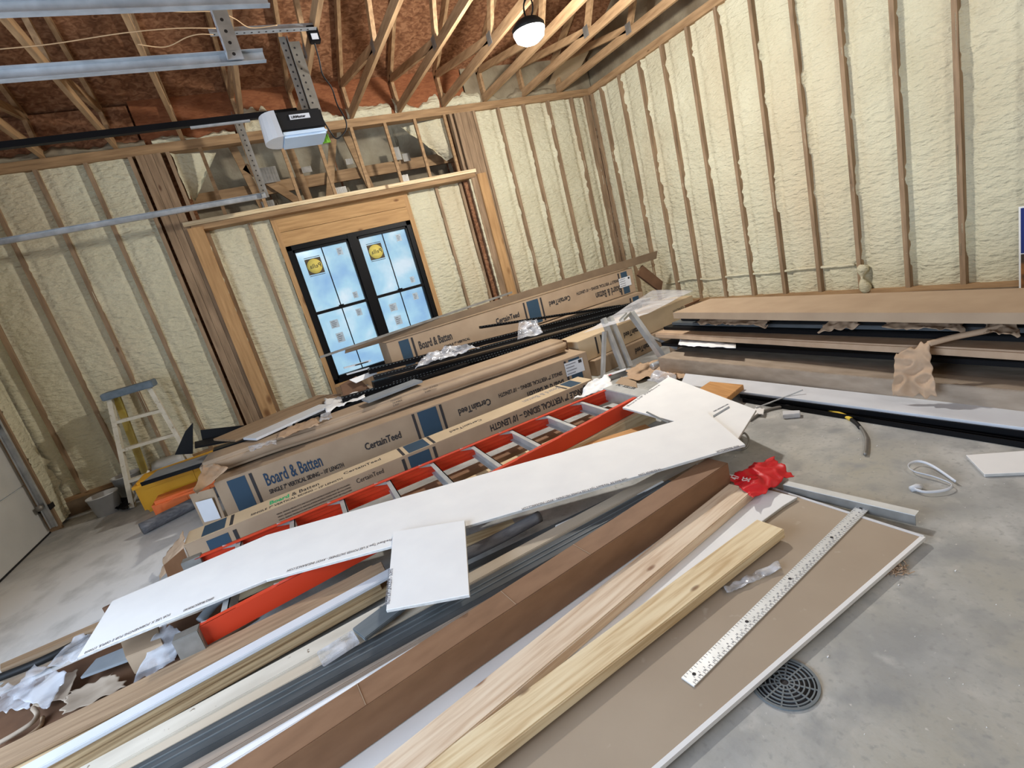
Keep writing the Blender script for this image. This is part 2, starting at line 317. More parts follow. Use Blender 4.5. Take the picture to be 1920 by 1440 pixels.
# sheathing
def shell(name, boxes, m='osb'):
    bm = bmesh.new()
    for lo, hi in boxes: bbox(bm, lo, hi)
    return struct(new_ob(name, bm, m))
wb = shell('wall_back', [((-7.9, .13, 0), (-5.45, .17, 3.95)), ((-2.25, .13, 0), (.2, .17, 3.95)),
    ((-5.45, .30, 0), (-4.74, .34, 2.6)), ((-3.15, .30, 0), (-2.25, .34, 2.6)), ((-4.74, .30, 2.17), (-3.15, .34, 2.6)), ((-4.74, .30, 0), (-3.15, .34, .38)),
    ((-5.6, 1.0, 2.3), (-2.0, 1.04, 4.0)), ((-5.64, .17, 2.3), (-5.6, 1.0, 4.0)), ((-2.0, .17, 2.3), (-1.96, 1.0, 4.0)), ((-5.6, .34, 2.3), (-2., 1., 2.34)),
    ((-5.49, .17, 0), (-5.45, .34, 2.6)), ((-2.25, .17, 0), (-2.21, .34, 2.6))])
wf = shell('wall_front', [((-7.9, -11.6, 0), (.2, -11.55, 3.9))], 'foam')
wr = shell('wall_right', [((.13, -11.5, 0), (.17, .17, 3.42))])
wl = shell('wall_left', [((-7.72, -.41, 0), (XL, .13, 3.42)), ((-7.72, -3.9, 2.5), (XL, -.41, 3.42)), ((-7.72, -3.9, 0), (XL, -3.6, 2.5)), ((-7.72, -7.1, 2.5), (XL, -3.9, 3.42)), ((-7.72, -11.5, 0), (XL, -7.1, 3.42))], 'stud')
box('jamb_stud', (XL+.0, -.405, 0), (XL+.09, -.367, 3.3), 'stud', wl)
def gable(x0, x1, name, m):
    bm = bmesh.new(); S = .53
    pr = [(.17, 3.42), (.17, 3.84), (-6, 3.84+6*S), (-11.5, 3.84+6*S-5.5*S), (-11.5, 3.42)]
    a = [bm.verts.new((x0, y, z)) for y, z in pr]; b = [bm.verts.new((x1, y, z)) for y, z in pr]
    bm.faces.new(a); bm.faces.new(b[::-1])
    for i in range(5): bm.faces.new((a[i], b[i], b[(i+1) % 5], a[(i+1) % 5]))
    bmesh.ops.recalc_face_normals(bm, faces=bm.faces[:]); return struct(new_ob(name, bm, m))
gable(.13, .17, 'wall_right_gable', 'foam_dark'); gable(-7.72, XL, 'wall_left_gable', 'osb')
# roof deck: two slopes of sheets with seams
def deck():
    bm = bmesh.new(); S = .53; c = 1/math.sqrt(1+S*S)
    for side in (0, 1):
        k = 0; s = -.35
        while s < 6/c:
            e = s+1.21
            for j in range(4):
                x0 = -8.4+j*2.44-(.0 if k % 2 else 1.22); x1 = x0+2.436
                ps = []
                for (x, q) in ((x0, s), (x1, s), (x1, e), (x0, e)):
                    y = -q*c; z = 3.865+q*c*S
                    if side: y = -12-y
                    ps.append(V((min(x, .25), y, z)))
                if ps[1].x-ps[0].x < .05: continue
                a = [bm.verts.new(p) for p in ps]; b = [bm.verts.new(p+V((0, 0, .02))) for p in ps]
                bm.faces.new(a); bm.faces.new(b[::-1])
                for i in range(4): bm.faces.new((a[i], b[i], b[(i+1) % 4], a[(i+1) % 4]))
            s = e+.008; k += 1
    for side in (0, 1):                                   # felt above the seams
        ps = [V((-8.6, .5, 3.895-.5*S)), V((.3, .5, 3.895-.5*S)), V((.3, -6, 3.895+6*S)), V((-8.6, -6, 3.895+6*S))]
        if side: ps = [V((p.x, -12-p.y, p.z)) for p in ps]
        bm.faces.new([bm.verts.new(p) for p in ps])
    bmesh.ops.recalc_face_normals(bm, faces=bm.faces[:])
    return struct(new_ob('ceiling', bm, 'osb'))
ck = deck()
# foam between studs ------------------------------------------------
def foam(name, spans, zlo, zhi, conv, parent, seedv=0, rec=.045, m='foam', nzk=.032):
    bm = bmesh.new()
    for s0, s1 in spans:
        nu = max(5, int((s1-s0)/.028)); nz = int((zhi-zlo)/nzk); g = []
        for j in range(nz+1):
            z = zlo+(zhi-zlo)*j/nz; row = []
            for i in range(nu+1):
                u = i/nu; s = s0+(s1-s0)*u; e = min(u, 1-u)*(s1-s0)
                wob = .012*noise.noise(V((s0*9, z*5, 2+seedv+(0 if u < .5 else 5))))
                dd = rec+.028*max(0, 1-(e/(.045+wob)))**.6 if e > 1e-4 else rec+.034
                ps = .072+.018*noise.noise(V((s1*9, z*3.1, seedv+6)))-(s1-s)
                dd += .026*max(0, min(1, ps/.012+.5))
                dd += .014*noise.noise(V((s*2.6, z*1.7, seedv)))+.007*noise.noise(V((s*7, z*9+s*4, seedv+4)))+.006*noise.noise(V((s*13, z*24, seedv)))
                if e < 1e-4:
                    q = noise.noise(V((s0*9+(3 if u > .5 else 0), z*2.8, seedv+9)))+.5*noise.noise(V((s0*5, z*17, seedv+2+(3 if u > .5 else 0))))
                    f = max(0., min(1., (q-.05)/.4)); f = f*f*(3-2*f)
                    dd = (rec+.01)*(1-f)-.004*f; s += (-1 if u < .5 else 1)*.013*f
                elif e < (s1-s0)/nu*1.2: dd = min(dd, rec+.02)
                row.append(bm.verts.new(conv(s, dd if e < 1e-4 else max(dd, .006), z)))
            g.append(row)
        for j in range(nz):
            for i in range(nu): bm.faces.new((g[j][i], g[j][i+1], g[j+1][i+1], g[j+1][i]))
    return new_ob(name, bm, m, parent, smooth=True)
def stud(name, conv, s, z0, z1, parent, d=.13, w=ST, m='stud', front=0.):
    a = conv(s-w/2, front, z0); b = conv(s+w/2, d, z1); lo = [min(a[i], b[i]) for i in range(3)]; hi = [max(a[i], b[i]) for i in range(3)]
    return box(name, lo, hi, m, parent)
cb = lambda s, d, z: V((s, d, z))                    # back wall: s = x, depth towards +y
cr = lambda s, d, z: V((d, s, z))                    # right wall: s = y, depth towards +x
cl = lambda s, d, z: V((XL-d+.0, s, z))
CURB = .15
# right wall
ys = [-.26-.4064*k for k in range(0, 26)]
for y in ys: stud('stud', cr, y, CURB+.038, H, wr)
sp = [(-.245, .04)]+[(ys[k+1]+ST/2, ys[k]-ST/2) for k in range(len(ys)-1)]
foam('foam_insulation', sp, CURB+.03, H, cr, wr, 3)
box('top_plate', (0, -11.3, H), (.13, .0, HP), 'trussx', wr); box('bottom_plate', (0, -11.3, CURB), (.13, 0, CURB+.038), 'trussx', wr)
box('concrete_curb', (-.01, -11.3, 0), (.13, 0, CURB), 'curb', wr)
c = []
for k in range(0, 27):
    y = -.86-k*.1; c.append((.03, y, .445+.018*math.sin((y+.7)*7.7)*(1 if y > -2 else .3)))
tube('foam_covered_cable', c, .014, 'foam', wr, 8, smooth_n=2)
for (px, py) in ((1619, 520),):
    p = ax(px, py, .0); tube('foam_covered_cable', [p+V((.02, 0, .12)), p+V((.0, .01, .04)), p+V((-.02, 0, -.03)), p+V((.02, -.01, -.14))], lambda t: .03+.02*math.sin(t*9), 'foam', wr, 10)
# back wall, right part
bx = [-.3116+.0-.4064*k for k in range(4)]
for x in bx+[-.06]: stud('stud', cb, x, CURB+.038, H, wb)
stud('stud', cr, -.03, CURB+.038, H, wr, d=.05)
foam('foam_insulation', [(bx[0]+ST/2, -.06)]+[(bx[k+1]+ST/2, bx[k]-ST/2) for k in range(3)]+[(-1.89, bx[3]-ST/2)], CURB+.03, H, cb, wb, 11)
box('corner_stud', (-.04, .0, CURB), (.0, .12, H), 'stud', wb)
# left part
lx = [-6.2215-.4064*k for k in range(4)]
for x in lx: stud('stud', cb, x, CURB+.038, H, wb)
foam('foam_insulation', [(lx[0]+ST/2, -5.83)]+[(lx[k+1]+ST/2, lx[k]-ST/2) for k in range(3)]+[(XL, lx[3]-ST/2)], CURB+.03, H, cb, wb, 17, rec=.032)
for x0, x1 in ((XL, -5.56), (-2.19, 0)):
    box('bottom_plate', (x0, 0, CURB), (x1, .13, CURB+.038), 'plate', wb); box('concrete_curb', (x0, -.012, 0), (x1, .13, CURB), 'curb', wb)
box('concrete_curb', (-5.56, .1, 0), (-2.19, .3, .1), 'curb', wb)
box('top_plate', (XL, 0, H), (.0, .13, H+.045), 'plate', wb); box('top_plate', (XL, .0, H+.046), (.0, .13, HP), 'plate', wb)
# built-up posts both sides of the wide opening
for x0, x1, s in ((-5.79, -5.56, 1), (-2.19, -1.93, -1)):
    n = 3; w = (x1-x0)/n
    for k in range(n): box('post_stud', (x0+k*w, -.0, CURB), (x0+(k+1)*w-.003, .13, H), 'stud', wb)
xl_, xr_ = ay(301, 409).x, ay(353, 419).x
box('jack_post', (-5.60, -.035, .1), (-5.45, .13, 2.53), 'headerv', wb, .002); box('jack_post', (-2.10, -.035, .1), (-1.97, .13, 2.53), 'headerv', wb, .002)
for x in (-1.905, -5.84): box('stud', (x-ST/2, 0, CURB), (x+ST/2, .13, H), 'stud', wb)
# beam with light lip under the cripple studs
box('beam', (-5.62, -.03, 2.555), (-2.10, .13, 2.60), 'board', wb, .003); box('beam', (-5.56, -.01, 2.50), (-2.12, .30, 2.553), 'plate', wb, .003)
for x in (-5.19, -4.76, -4.38, -3.97, -3.55, -3.13, -2.74, -2.33): stud('cripple_stud', cb, x, 2.60, H, wb, d=.038, w=.036, m='plate')
for x in (-5.50, -2.24): stud('cripple_stud', cb, x, 2.60, H, wb, d=.09, w=.036)
# the outer truss seen through the opening
for x0, x1, s in ((-5.6, -4.55, 31), (-4.55, -3.6, 32), (-3.6, -2.75, 33), (-2.75, -2.0, 34)):
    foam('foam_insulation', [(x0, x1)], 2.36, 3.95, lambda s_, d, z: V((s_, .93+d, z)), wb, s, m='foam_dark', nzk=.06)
foam('foam_insulation', [(-5.47, -5.05)], 2.85, H, lambda s_, d, z: V((-5.47+(s_+5.47)*max(.05, (z-2.80)/(H-2.80)), .05+d+.35*(s_+5.47), z)), wb, 40)
foam('foam_insulation', [(-2.85, -2.30)], 2.82, H, lambda s_, d, z: V((-2.3+(s_+2.3)*max(.05, (z-2.78)/(H-2.78)), .05+d+.35*(-s_-2.3), z)), wb, 41)
def web(p0, p1, w=.089, nm='outer_truss_web', mm='plate'):
    bm = bmesh.new(); member(bm, p0, p1, .038, w, (0, 1, 0)); return new_ob(nm, bm, mm, wb)
web((-5.5, .62, 2.93), (-2.1, .62, 2.93), .14); web((-5.5, .60, 2.62), (-2.1, .60, 2.62), .10)
for a, b in (((-4.72, 2.4), (-4.86, 3.5)), ((-3.35, 2.4), (-3.52, 3.5)), ((-4.15, 2.5), (-4.80, 3.2)), ((-4.05, 2.45), (-3.65, 3.45)), ((-4.20, 2.4), (-4.24, 3.5))):
    web((a[0], .56, a[1]), (b[0], .56, b[1]))
def plate(p, w, h):
    bm = bmesh.new(); n = 6
    for i in range(n): bbox(bm, (p.x-w/2+w*i/n, p.y-.006, p.z-h/2), (p.x-w/2+w*(i+.62)/n, p.y, p.z+h/2))
    bbox(bm, (p.x-w/2, p.y-.003, p.z-h/2), (p.x+w/2, p.y+.002, p.z+h/2)); return new_ob('truss_plate', bm, 'galvdk', wb)
for (px, py, yy, w, h) in ((744, 288, .5, .10, .16), (762, 295, .5, .10, .10), (758, 335, .1, .12, .09), (640, 357, .1, .13, .08), (505, 328, .5, .2, .18), (503, 385, .1, .14, .1), (575, 318, .5, .12, .07), (655, 303, .5, .09, .07)):
    plate(ay(px, py, yy), w, h)
# infill wall round the window, set back
YI = .14
ci = lambda s, d, z: V((s, YI+d, z))
for x in (-5.43, -4.99, -2.655, -2.30): stud('stud', ci, x, .1, 2.50, wb, d=.15)
for x in (-4.735, -3.10): stud('trimmer_stud', ci, x, .1, 2.50, wb, d=.15, w=.06, m='headerv')
foam('foam_insulation', [(-5.41, -5.01), (-4.97, -4.77), (-3.07, -2.675), (-2.635, -2.32)], .12, 2.50, ci, wb, 23, rec=.03)
# twin header boards
bmh = bmesh.new(); bbox(bmh, (-4.705, YI, 2.16), (-3.13, YI+.14, 2.325)); bbox(bmh, (-4.705, YI, 2.33), (-3.13, YI+.14, 2.50)); new_ob('window_header', bmh, 'header', wb)
box('window_sill_plate', (-4.705, YI-.005, .375), (-3.13, YI+.15, .415), 'header', wb); box('trimmer_stud', (-4.72, YI-.004, .1), (-3.12, YI+.02, .375), 'stud', wb)
foam('foam_insulation', [(-.365, -.005)], .03, H, lambda s_, d, z: V((XL+.11-d, s_, z)), wl, 51)
# foam lip on the right jamb of the opening
tube('foam_bead', [(-2.20, .02, z) for z in [.6+.07*k for k in range(28)]], lambda t: .016+.012*noise.noise(V((t*40, 0, 3))), 'foam', wb, 8, smooth_n=2)
tube('foam_bead', [(-5.46, .03, z) for z in [.3+.1*k for k in range(22)]], lambda t: .010+.012*noise.noise(V((t*30, 2, 3))), 'foam', wb, 8, smooth_n=2)
# lumpy foam and heel panels above the plate
hp = box('heel_panel', (-5.68, .05, HP), (-1.95, .065, 3.86), 'osb_red', wb)
box('heel_panel', (-8.0, .05, HP), (-5.70, .065, 3.80), 'osb', wb); box('heel_panel', (-1.93, .05, HP), (.1, .065, 3.86), 'foam_dark', wb)
def lump(x0, x1, h0, s, m='foam'):
    bm = bmesh.new(); n = int((x1-x0)/.022); g = []
    for i in range(n+1):
        x = x0+(x1-x0)*i/n; h = h0*(.75+.7*noise.noise(V((x*3.2, s, 0)))+.25*noise.noise(V((x*15, s, 0)))); row = []
        for j in range(9):
            v = j/8; b = .045*math.sin(v*PI)*(1+.6*noise.noise(V((x*14, v*5, s))))
            row.append(bm.verts.new((x, .05-b-.004, HP-.01+h*v)))
        g.append(row)
    for i in range(n):
        for j in range(8): bm.faces.new((g[i][j], g[i+1][j], g[i+1][j+1], g[i][j+1]))
    return new_ob('foam_lumps', bm, m, wb, smooth=True)
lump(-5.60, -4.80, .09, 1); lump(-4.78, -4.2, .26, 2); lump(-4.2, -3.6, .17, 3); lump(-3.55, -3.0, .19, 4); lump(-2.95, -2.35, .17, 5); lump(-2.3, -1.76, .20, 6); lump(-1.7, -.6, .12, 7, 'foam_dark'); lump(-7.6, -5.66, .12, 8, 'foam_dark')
# ------------------------------------------------------------------ roof trusses
S = .53
tx = [-.49-.6035*k for k in range(12)]
names = {0: 'nearest the right wall', 1: 'second from the right wall', 2: 'third from the right wall', 3: 'fourth from the right wall, beside the lit work lamp', 4: 'just left of the lit work lamp',
         5: 'whose foot stands above the right side of the window', 6: 'passing above the door opener cord', 7: 'crossing over the door opener motor', 8: 'whose foot stands by the left post', 9: 'second to the left of the opener motor', 10: 'at the far left above the door track', 11: 'leftmost, over the garage door'}
def truss(x, k):
    r = empty('roof_truss', (x, 0, HP))
    def mem(nm, p0, p1, w=.089):
        bm = bmesh.new(); member(bm, (0, p0[0], p0[1]-HP), (0, p1[0], p1[1]-HP), .038, w, (1, 0, 0)); return new_ob(nm, bm, 'trussx', r)
    mem('bottom_chord', (.06, HP+.045), (-11.3, HP+.045))
    tz = lambda y: 3.80-y*S
    mem('top_chord', (.05, tz(.05)), (-6, tz(-6))); mem('heel_web', (.0, HP+.09), (.0, 3.77))
    for a, b in ((-.04, -1.55), (-2.55, -1.55), (-2.55, -3.6), (-4.3, -3.6)): mem('web', (a, tz(a)-.05), (b, HP+.09), .075)
    for y in (-1.55, -3.6): box('truss_plate', (-.021, y-.045, .03), (.021, y+.045, .14), 'galvdk', r)
    tag(r, 'pine roof truss with open webs, '+names[k], 'roof truss', 'roof trusses under the brown roof deck')
for k, x in enumerate(tx): truss(x, k)
e = box('lit_patch_sheet', (-1.0, -.0, 0), (-.55, .9, .012), 'card_gold'); e.name = 'lit_patch_panel'  # added pale sheet, its colour stands in for a lit patch of roof deck
e.matrix_world = Matrix.Translation(az(1068, 122, 3.66)) @ Matrix.Rotation(.1, 4, 'Z') @ Matrix.Rotation(-.45, 4, 'X') @ Matrix.Translation((.78, -.2, 0))
tag(e, 'added pale panel standing in for a bright lit patch among the trusses near the right corner', 'panel')

# ------------------------------------------------------------------ window
def window():
    r = empty('window_1', (-3.92, YI, .42)); struct(r)
    x0, x1, z0, z1 = -4.70, -3.145, .42, 2.155; y0 = YI-.015; y1 = YI+.09
    def b(nm, lo, hi, m='black', par=r): o = box(nm, [lo[0]+3.92, lo[1]-YI, lo[2]-.42], [hi[0]+3.92, hi[1]-YI, hi[2]-.42], m, par, .002); return o
    b('frame', (x0, y0, z0), (x0+.055, y1, z1)); b('frame', (x1-.055, y0, z0), (x1, y1, z1)); b('frame', (x0, y0, z1-.055), (x1, y1, z1)); b('frame', (x0, y0, z0), (x1, y1, z0+.05))
    xm = (x0+x1)/2; b('mullion', (xm-.055, y0-.004, z0), (xm+.055, y1, z1))
    zr = 1.32
    for s, (a, c) in enumerate(((x0+.055, xm-.055), (xm+.055, x1-.055))):
        b('meeting_rail', (a, y0+.005, zr-.018), (c, y1-.03, zr+.018)); b('sash_lock', ((a+c)/2-.03, y0-.01, zr+.018), ((a+c)/2+.03, y0+.03, zr+.032))
        b('sash_stile', (a, y0+.02, z0+.05), (a+.022, y1-.02, z1-.055)); b('sash_stile', (c-.022, y0+.02, z0+.05), (c, y1-.02, z1-.055)); b('sash_rail', (a, y0+.02, z1-.085), (c, y1-.02, z1-.055)); b('sash_rail', (a, y0+.02, z0+.05), (c, y1-.02, z0+.085))
        b('glazing_bar', ((a+c)/2-.006, y0+.045, z0+.08), ((a+c)/2+.006, y0+.06, z1-.08))
        for (u, v) in ((z0+.085, zr-.018), (zr+.018, z1-.085)):
            b('pane', (a+.022, y0+.062, u), (c-.022, y0+.066, v), 'pane')
        # printed stickers on the film
        cx = a+.19; cz = 1.93-.0
        st = b('sticker', (cx-.095, y0+.057, cz-.15), (cx+.095, y0+.060, cz+.04), 'stickerbrown')
        disc = lathe('sticker_disc', [(0, 0), (.088, 0), (.088, .002), (0, .002)], 'stickeryellow', st, 28, Matrix.Translation((cx+3.92, y0+.055-YI, cz-.055-.42)) @ Matrix.Rotation(PI/2, 4, 'X'))
        text('Pella', .075, 'ink', st, (cx+3.92+.080, y0+.0515-YI, cz-.078-.42), name='printed_text', flip=True)
        for dz in (.052, -.168): b('sticker_line', (cx-.095, y0+.058, cz+dz), (cx+.095, y0+.060, cz+dz+.006), 'ink')
        for (fx, fz, w, h) in ((.80, 1.98, .07, .09), (.82, 1.42, .06, .08), (.28, 1.14, .10, .10), (.30, .96, .09, .12), (.78, 1.20, .07, .09)):
            xx = a+(c-a)*fx
            lab = b('film_label', (xx-w/2, y0+.058, fz-h/2), (xx+w/2, y0+.060, fz+h/2), 'filmlabel')
            for q in range(4): b('printed_line', (xx-w*.38, y0+.056, fz-h*.35+h*.2*q), (xx+w*(.1+.1*(q % 3)), y0+.0585, fz-h*.35+h*.2*q+h*.08), 'inkgrey', lab)
window()

# ------------------------------------------------------------------ garage door, tracks, opener
gd = struct(empty('door_1', (XL, -2.0, 0)))
for k in range(5):
    o = box('door_panel', (-.045, -1.58, .012+k*.51), (-.0, 1.58, .012+k*.51+.503), 'doorpanel', gd, .006)
box('bottom_seal', (-.045, -1.58, 0), (.004, 1.58, .012), 'blackplastic', gd)
tr = empty('door_track', (-7.6, -.45, 0))
def track(y, name_, label, xa, vert=True):
    r = empty('door_track', (XL, y, 0)); s = 1 if y > -2 else -1
    def c_section(p0, p1, up):
        bm = bmesh.new(); member(bm, p0, p1, .003, .05, (0, 1, 0)); member(bm, V(p0)+V((0, -.015, 0))+up*.025, V(p1)+V((0, -.015, 0))+up*.025, .033, .003, (0, 1, 0)); member(bm, V(p0)+V((0, -.015, 0))-up*.025, V(p1)+V((0, -.015, 0))-up*.025, .033, .003, (0, 1, 0)); return bm
    new_ob('horizontal_rail', c_section(V((.25, 0, 2.635)), V((xa-XL, 0, 2.635)), V((0, 0, 1))), 'galv', r)
    if vert:
        new_ob('vertical_rail', c_section(V((.06, 0, .05)), V((.06, 0, 2.4)), V((1, 0, 0))), 'galv', r)
        for z in (.28, 1.1, 1.9): lathe('roller', [(0, -.02), (.028, -.02), (.028, .02), (0, .02)], 'galvdk', r, 14, Matrix.Translation((.05, -.06, z)) @ Matrix.Rotation(PI/2, 4, 'X')); 
        box('track_bracket', (.0, .0, .22), (.1, .10, .27), 'blackplastic', r)
    tag(r, label, 'door track', 'garage door tracks'); return r
bpy.data.objects.remove(tr)
track(-.45, '', 'galvanised garage door track running along the back wall', -4.755)
track(-3.52, '', 'galvanised garage door track crossing above the opener rail', -4.755)
track(-4.01, '', 'galvanised door track at the top left edge of the photo', -4.74, False)
def perforated(name, p0, p1, label, side, m='galv', w=.045, grp=None, holes=True):
    p0, p1 = V(p0), V(p1); F = frame(p0, p1, V(side)); Ln = (p1-p0).length; bm = bmesh.new()
    bbox(bm, (0, 0, 0), (Ln, w, .003)); bbox(bm, (0, 0, -w), (Ln, .003, 0))
    r = new_ob(name, bm, m, None, F); bm = bmesh.new(); n = int(Ln/.05)
    for k in range(n):
        for (dz) in (.0035,): bmesh.ops.create_circle(bm, cap_ends=True, radius=.008, segments=10, matrix=Matrix.Translation((.025+k*.05, w*.5, dz)))
        for (dz) in (-.0005,): bmesh.ops.create_circle(bm, cap_ends=True, radius=.008, segments=10, matrix=Matrix.Translation((.025+k*.05, w*.5, dz)))
        bmesh.ops.create_circle(bm, cap_ends=True, radius=.008, segments=10, matrix=Matrix.Translation((.025+k*.05, -.0006, -w*.5)) @ Matrix.Rotation(PI/2, 4, 'X'))
    new_ob('punched_holes', bm, 'ink', r); tag(r, label, 'angle iron', grp); return r
perforated('track_hanger', (-4.93, -3.55, 2.62), (-4.93, -3.55, 3.45), 'perforated steel angle hanging the nearer door track from the trusses', (1, 0, 0), w=.075)
perforated('track_hanger', (-4.80, -.42, 2.62), (-4.80, -.42, 3.45), 'dull steel angle hanging the far door track below the roof', (1, 0, 0), 'galvdk', w=.075)
perforated('opener_strut', (-4.86, -2.12, 3.385), (-4.12, -2.12, 3.385), 'perforated steel strut fixed across the trusses above the opener', (0, -1, 0), w=.05)
perforated('opener_hanger', (-4.34, -1.98, 2.86), (-4.34, -1.98, 3.38), 'perforated steel angle from which the door opener motor hangs', (1, 0, 0), 'galvdk', w=.10)
perforated('opener_hanger', (-4.35, -2.06, 2.86), (-4.35, -2.06, 3.38), 'second steel angle holding the door opener motor', (-1, 0, 0), 'galvdk', w=.05)
def opener():
    r = empty('door_opener', (-4.45, -2.0, 2.86))
    box('motor_housing', (-.17, -.15, -.16), (.17, .15, -.02), 'blackplastic', r, .012)
    bm = bmesh.new(); n = 10                               # half-round white lens in front of the housing
    pr = []
    for k in range(n+1):
        a = -PI/2+PI*k/n; pr.append((-.165-.13*math.cos(a), -.03+.155*math.sin(a)))
    for z0, z1, sc in ((-.17, -.01, 1),):
        lo = [bm.verts.new((x*1-.0, y, z0-.03)) for x, y in pr]; hi = [bm.verts.new((x*.85-.03, y*.9, z1)) for x, y in pr]
        bm.faces.new(lo); bm.faces.new(hi[::-1])
        for i in range(n+1): j = (i+1) % (n+1); bm.faces.new((lo[i], lo[j], hi[j], hi[i]))
    bmesh.ops.recalc_face_normals(bm, faces=bm.faces[:]); new_ob('light_lens', bm, 'lens', r, smooth=False)
    box('light_lens', (-.17, -.16, -.205), (.17, .15, -.162), 'lensblue', r, .015)
    lb = box('brand_label', (-.075, -.154, -.085), (.075, -.1505, -.05), 'whitevinyl', r); text('LiftMaster', .026, 'ink', lb, (-.064, -.1545, -.077), bold=.001)
    box('rail', (-3.15, -.02, -.0), (.02, .02, .04), 'black', r); box('trolley', (-.75, -.012, -.014), (-.34, .012, -.001), 'galv', r)
    tag(r, 'black and white garage door opener motor with long black rail', 'door opener'); return r
opener()
p = lambda x, y, yy: ay(x, y, yy)
o = tube('power_cord', [p(588, 75, -2.1), p(598, 110, -2.05), p(605, 140, -2.0), p(622, 165, -1.9), p(632, 195, -1.9), p(648, 225, -1.9), p(648, 245, -1.9), p(632, 260, -1.9), p(620, 248, -1.9), p(604, 222, -1.95)], .006, 'blackplastic')
tag(o, 'black power cord looping down from the outlet to the opener', 'cord')
ob = box('outlet_box', (-.04, -.03, -.06), (.04, .03, .05), 'black', None, .004); ob.matrix_world = Matrix.Translation(p(587, 64, -2.1)); box('outlet_face', (-.025, -.035, -.05), (.025, -.029, -.01), 'whitevinyl', ob)
tag(ob, 'small electrical outlet box on the end of the steel strut', 'outlet')
gl = crumple('green_rag', [p(598, 252, -1.8), p(612, 250, -1.8), p(620, 268, -1.8), p(602, 272, -1.8)], 'greenrag', .03, 12, 10, 8); tag(gl, 'bright green scrap of fabric hanging behind the opener', 'rag')
for i, (pts, lab) in enumerate((([(0, 92), (100, 82), (230, 62), (330, 53), (405, 53)], 'thin pale wire strung across the roof from the far left'), ([(258, 83), (310, 88), (350, 70), (375, 64), (400, 65)], 'thin pale wire drooping between two roof trusses'), ([(290, 17), (340, 22), (405, 22), (440, 35), (470, 52), (520, 47)], 'thin pale wire above the near door track'), ([(565, 120), (580, 165), (595, 200)], 'thin bell wire running down to the opener'))):
    o = tube('thin_wire', [az(x, y, 3.36) for x, y in pts], .0035, 'wire', None, 6); tag(o, lab, 'wire')
# work lamp
def work_lamp(loc, lab):
    r = empty('work_lamp', loc)
    lathe('lens', [(0, -.09), (.07, -.085), (.115, -.055), (.132, -.0), (.132, .02)], 'led', r, 28)
    lathe('housing', [(.134, .0), (.136, .03), (.10, .07), (.03, .10), (0, .10)], 'blackplastic', r, 28)
    o = tube('hook_ring', [V((.0, .10*math.cos(a)*.7-.06, .14+.07*math.sin(a))) for a in [2*PI*k/16 for k in range(17)]], .006, 'blackplastic', r, 6, smooth_n=1)
    tube('cord', [(0, 0, .1), (.02, .02, .2), (.1, .03, .3), (.06, 0, .38)], .006, 'blackplastic', r, 6)
    tag(r, lab, 'lamp'); return r
work_lamp(LED+V((0, 0, .02)), 'bright round work lamp hanging from the roof trusses')

# ================================================================== THE PILE
B = 'boards'
# drywall sheet lying brown side up, with its white paper edges
def sheet(nm, pts, t, m, lab, cat='drywall sheet', grp=None, bev=.0012, **k):
    o = slab(nm, pts, t, m, bev, **k); tag(o, lab, cat, grp); return o
z = .028
_A, _B = az(1731, 1006, z), az(1230, 1440, z); _X = (_B-_A).normalized(); _Y = V((-_X.y, _X.x, 0)); _Y = _Y if _Y.y > 0 else -_Y
tan = sheet('drywall_sheet', [_A+_Y*1.17, _A, _A+_X*2.44, _A+_X*2.44+_Y*1.17], .0127, 'tan', 'large drywall sheet lying brown back side up under the straightedge', edge='white')
bar('paper_edge', tan.matrix_world.inverted() @ (_A+_Y*1.15+V((0, 0, -.005))), tan.matrix_world.inverted() @ (_A+V((0, 0, -.005))), .013, .013, 'whitevinyl', parent=tan)
bar('paper_edge', tan.matrix_world.inverted() @ (_A+V((0, 0, -.0055))), tan.matrix_world.inverted() @ (_A+_X*2.43+V((0, 0, -.0055))), .014, .014, 'white', parent=tan)
ws = sheet('drywall_sheet', [az(1440, 918, .044), az(1495, 932, .044), az(1470, 947, .044), az(1432, 975, .044), az(1395, 1008, .044), V((-5.8, -5.27, .044)), V((-5.8, -4.70, .044)), V((-3.5, -4.62, .044))], .0127, 'white', 'white drywall sheet under the two pine boards, right edge broken', edge='gyp')
# scraps that keep the sheets off the slab
for (a, b, lab) in (((-5.6, -5.40, .0), (-3.9, -5.30, .0145), 'thin wood runner under the front edge of the brown drywall sheet'), ((-5.9, -4.85, 0), (-3.6, -4.70, .0145), 'thin wood runner under the middle of the drywall sheets')):
    o = box('wood_runner', a, b, 'board'); tag(o, lab, 'board')
o = box('blue_edged_scrap', (0, 0, 0), (.10, .05, .014), 'inkblue'); o.matrix_world = Matrix.Translation(az(1268, 1408, 0)) @ Matrix.Rotation(.3, 4, 'Z'); tag(o, 'small blue block poking out under the brown sheet edge', 'block')
# narrow brown carton in front
def brown_box():
    zt = .184
    a, b, c_ = az(500, 1389, zt), az(1326, 858, zt), az(1220, 981, zt)
    X = (b-a).normalized(); a2 = a-X*.5; side = V((-X.y, X.x, 0)) * -1
    w = .118; t = .138
    o = slab('long_carton', [a2, b, b+side*w, a2+side*w], t, 'card_dark', .003, rough=(8, .0015, 3)); tag(o, 'long narrow dark brown cardboard carton between the pine boards and grey trim', 'carton'); return o
lcb = brown_box()
bm = bmesh.new()
_l = max(v.co.x for v in lcb.data.vertices)
for f in (.30, .52, .66): bbox(bm, (_l*f, -.0012, -.13), (_l*f+.002, -.0004, -.004)); bbox(bm, (_l*f, -.116, .0004), (_l*f+.002, -.004, .0014))
new_ob('crease', bm, 'card', lcb)
